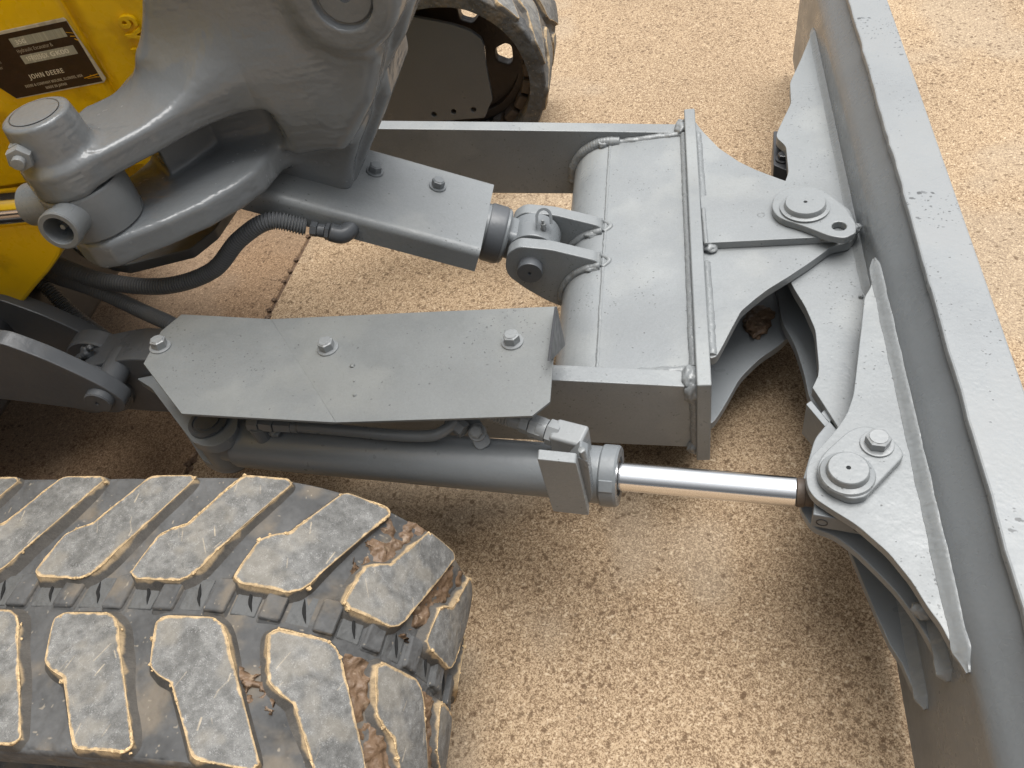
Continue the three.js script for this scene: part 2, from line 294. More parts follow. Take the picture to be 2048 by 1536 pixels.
const groundBump = greyTex(1024, (u, v) => 0.6 * pnoise(u * 380, v * 380, 380, 231) + 0.4 * pnoise(u * 190, v * 190, 190, 233));
M.ground = std({ map: rep(groundMap, 1 / GT), bumpMap: rep(groundBump, 1 / GT), bumpScale: 0.0007, roughness: 0.9 });
M.ground2 = M.ground.clone(); M.ground2.color = lin(0.74, 0.67, 0.63);
M.joint = std({ map: rep(mudMap, 5), bumpMap: rep(grit, 6), bumpScale: 0.004, roughness: 1, color: lin(0.8, 0.8, 0.85) });
const pavement = group(null, 'pavement', 'speckled tan concrete pavement of large slabs under the excavator');
pavement.userData.kind = 'structure';
{
  const a = pY(620, 470, 0), b = pY(372, 945, 0), d = b.clone().sub(a).normalize(), n = V(d.z, 0, -d.x);
  if (n.x < 0) n.negate();                   // n points to the side of the blade
  const slab = s => { const g = 0.0045, q = []; const p0 = a.clone().addScaledVector(n, s * g); q.push(p0.clone().addScaledVector(d, -40), p0.clone().addScaledVector(d, 40), p0.clone().addScaledVector(d, 40).addScaledVector(n, s * 40), p0.clone().addScaledVector(d, -40).addScaledVector(n, s * 40)); return plate(q, UP, 0.12, { round: 0, bevel: 0.004 }); };
  part(pavement, 'concrete_slab', slab(1), M.ground); part(pavement, 'concrete_slab', slab(-1), M.ground2);
  const q = [a.clone().addScaledVector(d, -40), a.clone().addScaledVector(d, 40)];
  part(pavement, 'joint_filler', plate([q[0].clone().addScaledVector(n, -0.02), q[1].clone().addScaledVector(n, -0.02), q[1].clone().addScaledVector(n, 0.02), q[0].clone().addScaledVector(n, 0.02)].map(p => p.setY(-0.005)), UP, 0.02, { round: 0 }), M.joint);
  const cr = []; for (let i = 0; i < 46; i++) cr.push(blob(a.clone().addScaledVector(d, rr(-0.5, 0.95)).addScaledVector(n, rr(-0.008, 0.007)).setY(0.0), rr(0.002, 0.006), 1.3, 0.5, 1.3, 0.5));
  const c = part(pavement, 'joint_crumbs', cr, M.joint); c.userData.kind = 'stuff';
}

// ---------------------------------------------------------------- the machine
const ex = group(null, 'excavator');
ex.userData.label = 'grey and yellow mini excavator with rubber tracks and angled blade on speckled concrete';
ex.userData.category = 'excavator';

// ---- blade carrying frame
const fr = group(ex, 'blade_frame');
part(fr, 'cross_plate', box(-0.012, 0.011, 0.107, 0.310, -0.399, 0.400, 0.003), M.paint);
const railTop = x => 0.285 - 0.112 * (x + 0.025), railBot = x => 0.122 - 0.095 * (x + 0.025);
for (const s of [1, -1]) {
  const x0 = -0.80, x1 = -0.012, z = s > 0 ? 0.381 : -0.347;
  part(fr, 'side_rail', plate([V(x0, railTop(x0), z), V(x1, railTop(x1), z), V(x1, railBot(x1), z), V(x0, railBot(x0), z)], ZZ, 0.034, { round: 0, bevel: 0.0015 }), M.paint);
}
part(fr, 'cross_tube', rod(V(-0.177, 0.190, -0.347), V(-0.177, 0.190, 0.347), 0.085, 0.001, 64), M.paint);
part(fr, 'deck_plate', plate([V(-0.177, 0.2765, -0.3465), V(-0.0125, 0.284, -0.3465), V(-0.0125, 0.284, 0.3465), V(-0.177, 0.2765, 0.3465)], V(-0.0454, 1, 0), 0.014, { round: 0.0005, bevel: 0.002 }), M.paint);
{
  const w = [];
  for (const s of [1, -1]) {
    const z = s * 0.344;
    w.push(bead([V(-0.19, 0.272, z), V(-0.13, 0.275, z), V(-0.07, 0.278, z), V(-0.02, 0.281, z)], 0.0095));
    const arc = []; for (let a = 75; a <= 190; a += 12) arc.push(V(-0.177 + 0.088 * Math.cos(a * Math.PI / 180), 0.19 + 0.088 * Math.sin(a * Math.PI / 180), z)); w.push(bead(arc, 0.013, 0.15));
    w.push(blob(V(-0.19, 0.277, s * 0.341), 0.013, 1.2, 0.8, 1));
    w.push(blob(V(-0.020, 0.287, s * 0.36), 0.015, 0.9, 0.9, 1.5)); w.push(blob(V(-0.018, 0.272, s * 0.385), 0.013, 1, 1.5, 0.9));
    w.push(bead([V(-0.015, 0.27, s * 0.382), V(-0.014, 0.2, s * 0.383), V(-0.014, 0.135, s * 0.383)], 0.0085, 0.12));
    w.push(blob(V(-0.017, 0.125, s * 0.384), 0.011, 1, 1.5, 0.8));
  }
  w.push(bead([V(-0.015, 0.2835, -0.34), V(-0.015, 0.2835, 0), V(-0.015, 0.2835, 0.34)], 0.0075, 0.14));
  w.push(bead([V(-0.174, 0.2745, -0.33), V(-0.174, 0.2745, 0), V(-0.174, 0.2745, 0.33)], 0.0038, 0.25));
  part(fr, 'weld_bead', w, M.weld);
}
// lugs that carry the front of the lift cylinder
{
  const face = [[1014, 507], [1037, 493], [1100, 499], [1195, 513], [1205, 545], [1118, 610], [1095, 602], [1050, 577], [1016, 552], [1010, 533]].map(([x, y]) => pZ(x, y, 0.066));
  const body = [...face.slice(0, 3), V(face[3].x, 0.288, 0.066), V(-0.17, 0.25, 0.066), V(-0.20, 0.13, 0.066), ...face.slice(6)];
  const g = plate(body, ZZ, 0.028, { round: 0.012, bevel: 0.002 });
  part(fr, 'cylinder_lug', g, M.paint); part(fr, 'cylinder_lug', g.clone().translate(0, 0, -0.104), M.paint);
  const w = [];
  for (const z of [0.068, 0.038, -0.036, -0.066]) {
    const arc = []; for (let a = 92; a <= 185; a += 12) arc.push(V(-0.177 + 0.087 * Math.cos(a * Math.PI / 180), 0.19 + 0.087 * Math.sin(a * Math.PI / 180), z)); w.push(bead(arc, 0.0075, 0.2));
  }
  for (const z of [0.053, -0.051]) { w.push(bead([V(-0.176, 0.275, z - 0.017), V(-0.163, 0.276, z), V(-0.176, 0.275, z + 0.017)], 0.005)); }
  w.push(blob(V(-0.196, 0.272, 0.070), 0.011, 1.5, 0.7, 0.9)); w.push(blob(V(-0.2, 0.271, -0.034), 0.011, 1.5, 0.7, 0.9));
  part(fr, 'lug_weld', w, M.weld);
  const c = pZ(1059, 547, 0.086);
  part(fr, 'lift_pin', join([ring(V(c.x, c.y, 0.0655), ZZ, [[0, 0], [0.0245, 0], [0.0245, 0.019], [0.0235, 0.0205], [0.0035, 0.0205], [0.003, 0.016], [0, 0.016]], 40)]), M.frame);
}
// upper and lower pivot lugs in front of the cross plate
{
  const A = [[1390, 243], [1407, 264], [1438, 296], [1478, 323], [1511, 339], [1561, 358], [1600, 371], [1650, 380], [1700, 420], [1718, 462], [1700, 485], [1663, 493], [1621, 524], [1577, 553], [1536, 578], [1511, 597], [1482, 622], [1463, 657], [1446, 690], [1433, 713]].map(([x, y]) => pY(x, y, 0.291));
  A.unshift(V(0.0105, 0.291, A[0].z)); A.push(V(0.0105, 0.291, A[A.length - 1].z + 0.004));
  part(fr, 'pivot_lug', plate(A, UP, 0.018, { round: 0.006 }), M.paint);
  const B = [[1428, 844], [1451, 808], [1480, 755], [1520, 716], [1560, 690], [1577, 673], [1600, 640], [1602, 600], [1560, 560]].map(([x, y]) => pY(x, y, 0.13));
  const mir = B.slice(0, 6).reverse().map(p => V(p.x, p.y, -p.z - 0.02)); 
  part(fr, 'pivot_lug', plate([V(0.0105, 0.13, B[0].z + 0.004), ...B.slice(0, 7), V(B[6].x + 0.03, 0.13, 0.0), ...mir, V(0.0105, 0.13, mir[5].z - 0.004)], UP, 0.018, { round: 0.02 }), M.shade);
  const S = [[1397, 392], [1555, 378], [1600, 371], [1650, 380], [1690, 420], [1690, 462], [1652, 474], [1624, 475], [1425, 485], [1408, 478]].map(([x, y]) => pY(x, y, 0.307));
  S.unshift(V(0.0115, 0.307, S[0].z)); S.push(V(0.0115, 0.307, S[9].z));
  part(fr, 'pivot_strap', plate(S.filter((p, i) => i !== 1 && i !== 10), UP, 0.0155, { round: 0.008 }), M.paint);
  const rt = [[1543, 414], [1547, 392, 0.01], [1570, 376, 0.01], [1598, 372, 0.01], [1630, 374, 0.01], [1652, 383, 0.01], [1692, 415], [1713, 448, 0.008], [1712, 465, 0.006], [1690, 476, 0.008], [1660, 472], [1633, 461], [1598, 448], [1570, 440], [1552, 430]];
  const hole = pY(1678.5, 452, 0.322);
  part(fr, 'pin_retainer', plateY(rt, 0.322, 0.0145, { round: 0.012, bevel: 0.002, holes: [[hole, 0.0125]] }), M.paint);
  const pc = pY(1611, 403, 0.337);
  part(fr, 'pivot_pin', join([ring(V(pc.x, 0.10, pc.z), UP, [[0, 0], [0.032, 0], [0.032, 0.2218], [0.043, 0.2222], [0.0435, 0.226], [0.037, 0.2275], [0.0355, 0.234], [0.034, 0.2365], [0.0035, 0.2365], [0.003, 0.23], [0, 0.23]], 48)]), M.paint);
  const w = [];
  w.push(bead(A.length && [V(0.015, 0.288, -0.33), V(0.0155, 0.288, -0.2), V(0.0155, 0.288, -0.06)], 0.0085, 0.16)); w.push(bead([V(0.0155, 0.288, 0.09), V(0.0155, 0.288, 0.22), V(0.0155, 0.288, 0.32)], 0.0085, 0.16));
  const e = pY(1427, 489, 0.296), e2 = pY(1640, 474, 0.296), e3 = pY(1420, 496, 0.296);
  w.push(bead([e, e.clone().lerp(e2, 0.5), e2], 0.0058, 0.18)); w.push(blob(e3.add(V(0, 0, -0.004)), 0.0115, 1.2, 0.7, 1.3)); w.push(bead([V(0.0155, 0.3075, -0.045), V(0.0165, 0.3075, 0.06)], 0.004, 0.2));
  w.push(blob(pY(1660, 476, 0.303), 0.010, 1.6, 0.6, 0.8)); w.push(blob(pY(1646, 474, 0.302), 0.008, 1, 0.6, 0.8)); w.push(blob(pY(1716, 456, 0.306), 0.008, 0.7, 1, 1));
  part(fr, 'weld_bead', w, M.weld);
  part(fr, 'dimple', ring(pY(1522, 429, 0.3073), UP, [[0.0045, 0], [0.006, 0.0008], [0.0075, 0]], 20), M.paint);
}
// ---- dozer blade (its own frame is turned 1.3 degrees)
const YAW = 0.0222, back = (z, x0 = 0.2905) => x0 - YAW * z;
const bl = group(ex, 'dozer_blade');
{
  const prof = [[0.283, 0.045], [0.286, 0.15], [0.2885, 0.25], [0.2905, 0.31], [0.2925, 0.338], [0.300, 0.356], [0.315, 0.378], [0.3345, 0.4055], [0.398, 0.4055], [0.396, 0.385], [0.345, 0.365], [0.322, 0.33], [0.307, 0.26], [0.302, 0.15], [0.303, 0.045]];
  const fine = []; const cv = new THREE.CatmullRomCurve3(prof.slice(0, 8).map(p => V(p[0], p[1], 0))); for (let i = 0; i <= 40; i++) { const p = cv.getPoint(i / 40); fine.push([p.x, p.y]); }
  const outline = [...fine, ...prof.slice(8)], NZ = 2, pos = [], idx = [], n = outline.length;
  const zs = [-1.05, 1.05];
  for (const z of zs) for (const [x, y] of outline) pos.push(x - YAW * z, y, z);
  for (let i = 0; i < n; i++) { const a = i, b = (i + 1) % n; idx.push(a, a + n, b, b, a + n, b + n); }
  const caps = THREE.ShapeUtils.triangulateShape(outline.map(p => new THREE.Vector2(p[0], p[1])), []); for (const [a, b, c] of caps) idx.push(a, b, c, c + n, b + n, a + n);
  let g = new THREE.BufferGeometry(); g.setAttribute('position', new THREE.Float32BufferAttribute(pos, 3)); g.setIndex(idx); g.computeVertexNormals(); g = creased(g, 0.7);
  part(bl, 'moldboard', g, M.clean);
  // top cap, flame cut rough along its rear edge
  const c = [], cy = 0.42; for (let i = 0; i <= 90; i++) { const z = -1.05 + i * 2.1 / 90; c.push(V(0.3285 - YAW * z + 0.0011 * noise3(z * 40, 3, 1) + 0.0012 * Math.max(0, noise3(z * 16, 9, 2)), cy, z)); }
  for (let i = 24; i >= 0; i--) { const z = -1.05 + i * 2.1 / 24; c.push(V(0.405 - YAW * z, cy, z)); }
  part(bl, 'top_cap', plate(c, UP, 0.0145, { round: 0.0006, bevel: 0.003 }), M.cap);
}
{
  // long rear plates that carry the pivot
  const D = [[1625, 62], [1602, 118], [1580, 165], [1582, 206], [1556, 260], [1552, 274], [1572, 292], [1577, 345], [1545, 430], [1560, 520], [1588, 577], [1610, 612], [1631, 660], [1638, 735], [1636, 752, 0.002], [1625, 775, 0.002], [1645, 805], [1685, 868], [1700, 905]].map(([x, y, r]) => Object.assign(pY(x, y, 0.27), r ? { r } : {}));
  const zA = D[0].z, zB = D[D.length - 1].z;
  part(bl, 'rear_plate', plate([V(back(zA, 0.296), 0.27, zA), ...D, V(back(zB, 0.296), 0.27, zB)], UP, 0.02, { round: 0.012, bevel: 0.0015 }), M.paint);
  const D2 = [[1500, 560], [1517, 606], [1564, 644], [1590, 689], [1609, 749], [1618, 796], [1650, 850], [1700, 940]].map(([x, y]) => pY(x, y, 0.165));
  const mir = D2.slice(2).reverse().map(p => V(p.x, p.y, -p.z));
  part(bl, 'rear_plate', plate([V(back(mir[0].z, 0.293), 0.165, mir[0].z), ...mir, ...D2.slice(2), V(back(D2[7].z, 0.293), 0.165, D2[7].z)], UP, 0.02, { round: 0.02 }), M.shade);
  const w = []; const y = 0.272; 
  // gussets for the angle cylinder
  const E = [[1752, 534], [1745, 542], [1743, 572], [1729, 594], [1723, 654], [1712, 749], [1707, 790], [1694, 828], [1672, 860], [1641, 894], [1621, 914, 0.02], [1611, 945, 0.02], [1615, 975, 0.02], [1630, 997], [1664, 1019], [1714, 1050], [1777, 1105], [1824, 1163], [1855, 1214], [1882, 1249], [1902, 1288], [1914, 1308, 0.002]].map(([x, y, r]) => Object.assign(pY(x, y, 0.33), r ? { r } : {}));
  const z0 = E[0].z, z1 = E[E.length - 1].z;
  part(bl, 'upper_gusset', plate([V(back(z0 - 0.004, 0.3), 0.33, z0 - 0.004), ...E, V(back(z1 + 0.004, 0.3), 0.33, z1 + 0.004)], UP, 0.0135, { round: 0.01, bevel: 0.0015 }), M.paint);
  const E2 = [[1599, 1011], [1609, 1031], [1625, 1056], [1667, 1070], [1714, 1105], [1761, 1151], [1792, 1183], [1824, 1226], [1851, 1269], [1869, 1304], [1878, 1339], [1888, 1343]].map(([x, y]) => pY(x, y, 0.262));
  const y0 = pY(1610, 975, 0.262), z2 = E2[11].z;
  part(bl, 'lower_gusset', plate([V(back(0.3, 0.297), 0.262, 0.3), V(0.16, 0.262, 0.47), V(y0.x - 0.006, 0.262, y0.z), ...E2, V(back(z2, 0.297), 0.262, z2 + 0.004)], UP, 0.0135, { round: 0.012, bevel: 0.0015 }), M.shade);
  const E3 = [[1699, 1100], [1730, 1175], [1753, 1230], [1781, 1292], [1804, 1327], [1824, 1374], [1839, 1397]].map(([x, y]) => pY(x, y, 0.15)), z3 = E3[6].z;
  part(bl, 'lower_gusset', plate([V(back(0.35, 0.293), 0.15, 0.35), V(0.21, 0.15, 0.42), ...E3, V(back(z3, 0.293), 0.15, z3 + 0.006)], UP, 0.0135, { round: 0.006 }), M.shade);
  
  const fil = (za, zb, y, xb, w) => { const P = [], I = [], N = 160; for (let i = 0; i <= N; i++) { const t = i / N, z = za + (zb - za) * t, e = Math.min(1, Math.min(t, 1 - t) * 22 + 0.25), k = w * e * (1 + 0.10 * noise3(z * 40, y * 9, 4) + 0.03 * noise3(z * 220, y * 9, 8)), x = back(z, xb); P.push(x + 0.004, y + k * 1.05, z, x - 0.001, y + k * 1.0, z, x - k * 0.52, y + k * 0.40, z, x - k * 1.0, y + 0.0008, z, x - k * 1.0, y - 0.004, z); } for (let i = 0; i < N; i++) for (let k = 0; k < 4; k++) { const a = i * 5 + k; I.push(a, a + 1, a + 5, a + 1, a + 6, a + 5); } const n = P.length / 3; I.push(0, 2, 1, 0, 3, 2, 0, 4, 3, n - 5, n - 4, n - 3, n - 5, n - 3, n - 2, n - 5, n - 2, n - 1); const g = new THREE.BufferGeometry(); g.setAttribute('position', new THREE.Float32BufferAttribute(P, 3)); g.setIndex(I); return creased(g, 0.9); };
  w.push(fil(zA - 0.01, 0.19, 0.27, 0.288, 0.011)); w.push(fil(z0 - 0.02, z1 + 0.022, 0.33, 0.2905, 0.0125), fil(0.60, z2 + 0.012, 0.262, 0.288, 0.013), fil(0.42, z3 + 0.014, 0.15, 0.285, 0.013));
  w.push(blob(pY(1846, 1222, 0.285), 0.011, 1.2, 1, 1)); w.push(blob(pY(1722, 593, 0.272), 0.004));
  part(bl, 'weld_bead', w, M.weld);
  // threaded spacer block between the gussets
  const b0 = pY(1626, 1029, 0.311), b1 = pY(1736, 1048, 0.311), dir = b1.clone().sub(b0).setY(0).normalize(), nb = V(-dir.z, 0, dir.x); if (nb.z < 0) nb.negate();
  const L = b0.distanceTo(b1), blk = new RoundedBoxGeometry(L, 0.03, 0.03, 2, 0.002); blk.applyMatrix4(new THREE.Matrix4().makeBasis(dir, UP, nb.clone().multiplyScalar(dir.x * nb.z - dir.z * nb.x > 0 ? 1 : 1)).setPosition(b0.clone().lerp(b1, 0.5).addScaledVector(nb, -0.015).setY(0.296)));
  part(bl, 'spacer_block', blk, M.clean);
  for (const t of [0.19, 0.88]) part(bl, 'threaded_hole', ring(b0.clone().lerp(b1, t).setY(0.295).addScaledVector(nb, -0.004), nb, [[0, 0], [0.0062, 0], [0.0062, 0.0046], [0.0078, 0.0048], [0.0078, 0], [0.006, 0]], 20), M.black);
  // pin flag plate, pin and bolt
  const F = [[1634, 930], [1643, 913], [1653, 900], [1699, 859, 0.014], [1730, 850, 0.014], [1768, 860, 0.016], [1805, 899, 0.007], [1808, 912, 0.007], [1731, 993, 0.005], [1700, 999, 0.014], [1658, 978, 0.014], [1637, 957, 0.014]];
  part(bl, 'pin_flag', plateY(F, 0.344, 0.0138, { round: 0.012, bevel: 0.002 }), M.paint);
  const pc = pY(1697, 936, 0.358);
  part(bl, 'cylinder_pin', ring(V(pc.x, 0.24, pc.z), UP, [[0, 0], [0.022, 0], [0.022, 0.1042], [0.036, 0.1044], [0.0345, 0.1075], [0.028, 0.1095], [0.0265, 0.1175], [0.025, 0.119], [0.0032, 0.119], [0.0028, 0.112], [0, 0.112]], 44), M.paint);
  const bc = pY(1754, 888, 0.345);
  part(bl, 'bolt', hexHead(V(bc.x, 0.3442, bc.z), UP, 0.0148, 0.013, 0.35), M.bolt);
  // stop blocks of bent plate
  for (const [q, ht] of [[[[1612, 808], [1650, 853], [1659, 846], [1622, 801]], 0.075], [[[1642, 826], [1690, 880], [1697, 874], [1650, 818]], 0.07]]) part(bl, 'stop_block', plateY(q, 0.262, ht, { round: 0.002, bevel: 0.0015 }), M.shade);
  for (const q of [[[1547, 262], [1577, 262], [1577, 342], [1547, 330]]]) part(bl, 'stop_block', plateY(q, 0.235, 0.07, { round: 0.004 }), M.black);
  for (const [x, y] of [[1568, 288], [1567, 318]]) part(bl, 'bolt', hexHead(pY(x, y, 0.236), UP, 0.011, 0.01, 0.2, true), M.black);
}

// ---- lift cylinder under its bent cover
const lc = group(ex, 'lift_cylinder');
{
  const pin = V(-0.313, 0.283, 0), d = V(-0.913, 0.407, 0).normalize(), n = V(0.407, 0.913, 0).normalize();
  const ax = s => pin.clone().addScaledVector(d, s), P0 = V(-0.386, 0.375, 0.012);
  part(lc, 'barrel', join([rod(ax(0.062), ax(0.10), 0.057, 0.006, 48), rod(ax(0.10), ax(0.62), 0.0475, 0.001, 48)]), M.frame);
  part(lc, 'gland_ring', join([ring(ax(0.055), d, [[0, 0], [0.049, 0], [0.054, 0.004], [0.054, 0.05], [0, 0.05]], 56)]), M.clean);
  // eye and neck
  const eye = rod(V(pin.x, pin.y, -0.035), V(pin.x, pin.y, 0.035), 0.052, 0.004, 48);
  const nk = new RoundedBoxGeometry(0.066, 0.09, 0.066, 3, 0.014); orient(nk, ax(0.042), d);
  part(lc, 'rod_eye', join([eye, nk]), M.clean);
  const top = V(pin.x - 0.008, pin.y + 0.052, 0.0), u = V(0.25, 0.97, 0).normalize();
  const clip = []; for (let i = 0; i <= 14; i++) { const a = Math.PI * i / 14; clip.push([Math.cos(a) * 0.0155, Math.sin(a) * 0.017]); }
  const cp = [[-0.0155, -0.014], ...clip.slice().reverse().map(p => p), [0.0155, -0.014]], inn = cp.map(([x, y]) => [x * 0.74, y > 0 ? y * 0.74 : y]).reverse();
  const sh = new THREE.Shape([...cp, ...inn].map(p => new THREE.Vector2(p[0], p[1]))); const cg = new THREE.ExtrudeGeometry(sh, { depth: 0.016, bevelEnabled: false });
  cg.translate(0, 0.004, -0.008); cg.rotateY(0.25); cg.rotateX(-0.65); cg.translate(pC(1088, 440).x, top.y + 0.012, pC(1088, 440).z);
  part(lc, 'nipple_guard', cg, M.clean);
  part(lc, 'grease_nipple', join([rod(V(pC(1086, 445).x, top.y - 0.006, pC(1086, 445).z), V(pC(1086, 445).x, top.y + 0.008, pC(1086, 445).z), 0.0055, 0.001, 6), rod(V(pC(1086, 445).x, top.y + 0.008, pC(1086, 445).z), V(pC(1086, 445).x, top.y + 0.016, pC(1086, 445).z), 0.003, 0.001, 12)]), M.bolt);
  function pC(x, y) { return pY(x, y, 0.345); }
  // cover: a sheet bent down along both long edges
  const w0 = -0.098, w1 = 0.112, r = 0.014, prof = []; 
  prof.push([w0 - 0.002, -0.05]); for (let i = 0; i <= 6; i++) { const a = Math.PI - i * Math.PI / 12; prof.push([w0 + r + Math.cos(a) * (r + 0.002), -r + Math.sin(a) * r]); }
  for (let i = 0; i <= 6; i++) { const a = Math.PI / 2 - i * Math.PI / 12; prof.push([w1 - r + Math.cos(a) * (r + 0.002), -r + Math.sin(a) * r]); } prof.push([w1 + 0.004, -0.047]);
  const T = 0.0035, inner = prof.map(([x, y]) => [x + (x < 0 ? T : -T), y - (y > -0.02 ? T : 0)]).reverse();
  const g = new THREE.ExtrudeGeometry(new THREE.Shape([...prof, ...inner].map(p => new THREE.Vector2(p[0], p[1]))), { depth: 0.52, bevelEnabled: false });
  g.applyMatrix4(new THREE.Matrix4().makeBasis(V(0, 0, 1), n, d.clone()).setPosition(V(P0.x, P0.y, 0.012)));
  part(lc, 'cover', creased(g, 0.5), M.paint);
  for (const [x, y, s] of [[750, 343, 0.2], [875, 373, 0.5]]) part(lc, 'bolt', hexHead(onPlane(x, y, P0, n), n, 0.0112, 0.012, s), M.clean);
  // elbow and hose tail on the near side of the barrel
  const e = pZ(690, 470, 0.14), e0 = pZ(660, 464, 0.142), e1 = pZ(612, 455, 0.142);
  part(lc, 'elbow_fitting', join([sweep([e0, e0.clone().lerp(e, 0.8), e.clone().add(V(0.006, 0.002, -0.012)), e.clone().add(V(0.008, 0.002, -0.09))], 0.0165, { per: 10, seg: 22 }), rod(e1.clone().lerp(e0, 0.2), e1.clone().lerp(e0, 0.48), 0.0135, 0.001, 6), rod(e1.clone().lerp(e0, 0.5), e1.clone().lerp(e0, 0.8), 0.0125, 0.001, 20), rod(e1.clone().lerp(e0, 0.82), e0, 0.0155, 0.001, 6)]), M.frame);
}
// ---- corrugated hose sleeves
{
  const h1 = [[40, 500, 0.12], [110, 527, 0.19], [200, 560, 0.21], [330, 572, 0.21], [425, 541, 0.19], [480, 478, 0.17], [540, 442, 0.155], [612, 454, 0.142]].map(([x, y, z]) => pZ(x, y, z));
  part(ex, 'hose_sleeve', corrugated(h1, 0.0142), M.hose, 'upper corrugated hose sleeve curving to the lift cylinder');
  const h2 = [[40, 525], [105, 551], [200, 583], [290, 625], [335, 645], [420, 690]].map(([x, y], i) => pZ(x, y, 0.13 + i * 0.035));
  part(ex, 'hose_sleeve', corrugated(h2, 0.0132), M.hose, 'middle corrugated hose sleeve running under the flat cover');
  const h3 = [[50, 535], [90, 572], [140, 622], [195, 664], [250, 700]].map(([x, y], i) => pZ(x, y, 0.15 + i * 0.022));
  part(ex, 'hose_sleeve', corrugated(h3, 0.0125), M.hose, 'lower corrugated hose sleeve beside the pivot bracket');
}
// ---- flat cover over the angle cylinder hoses
const hc = group(ex, 'hose_cover');
{
  const hgt = 0.415, b0 = pY(542, 638, hgt), b1 = pY(671, 844.5, hgt);
  const right = [[542, 638], [1114, 612.5], [1100, 803], [1064, 831.5], [671.5, 844.5]].map(([x, y]) => pY(x, y, hgt));
  const e = b1.clone().sub(b0).normalize(), n = V(0, 1, 0).applyAxisAngle(e, 0.13); if (n.x < 0) n.copy(V(0, 1, 0).applyAxisAngle(e, -0.13));
  const left = [[671.5, 844.5], [363, 827], [287, 727], [322, 662], [363, 628.5], [532, 637]].map(([x, y]) => onPlane(x, y, b0, n)); left[5] = b0.clone();
  part(hc, 'cover_plate', join([plate(right, UP, 0.0045, { round: 0.0008, bevel: 0.0006 }), plate(left, n, 0.0045, { round: 0.0008, bevel: 0.0006 })]), M.plate);
  const q = [[1115, 613], [1131, 690], [1109, 715], [1101, 720]], fx = right[1].x + 0.001;
  const f = [right[1].clone(), pZ(1131, 690, 0.42).setX(fx + 0.004)]; 
  const fl = [pX(1114, 613, fx + 0.003), pX(1131, 690, fx + 0.003), pX(1108, 716, fx + 0.003), pX(1100, 722, fx + 0.003)];
  part(hc, 'cover_flange', plate(fl, XX, 0.004, { round: 0.0008, bevel: 0.0006 }), M.black);
  for (const [x, y, nn, s] of [[321, 694, n, 0.3], [656, 697, UP, 0.1], [1025, 684, UP, 0.4]]) part(hc, 'bolt', hexHead(onPlane(x, y, b0, nn), nn, 0.0118, 0.013, s), M.bolt);
}
part(hc, 'paint_pimple', [[705, 731, 0.0042], [709, 790, 0.003], [708, 762, 0.0018]].map(([x, y, r]) => blob(pY(x, y, 0.4155), r, 1, 0.7, 1)), M.plate);
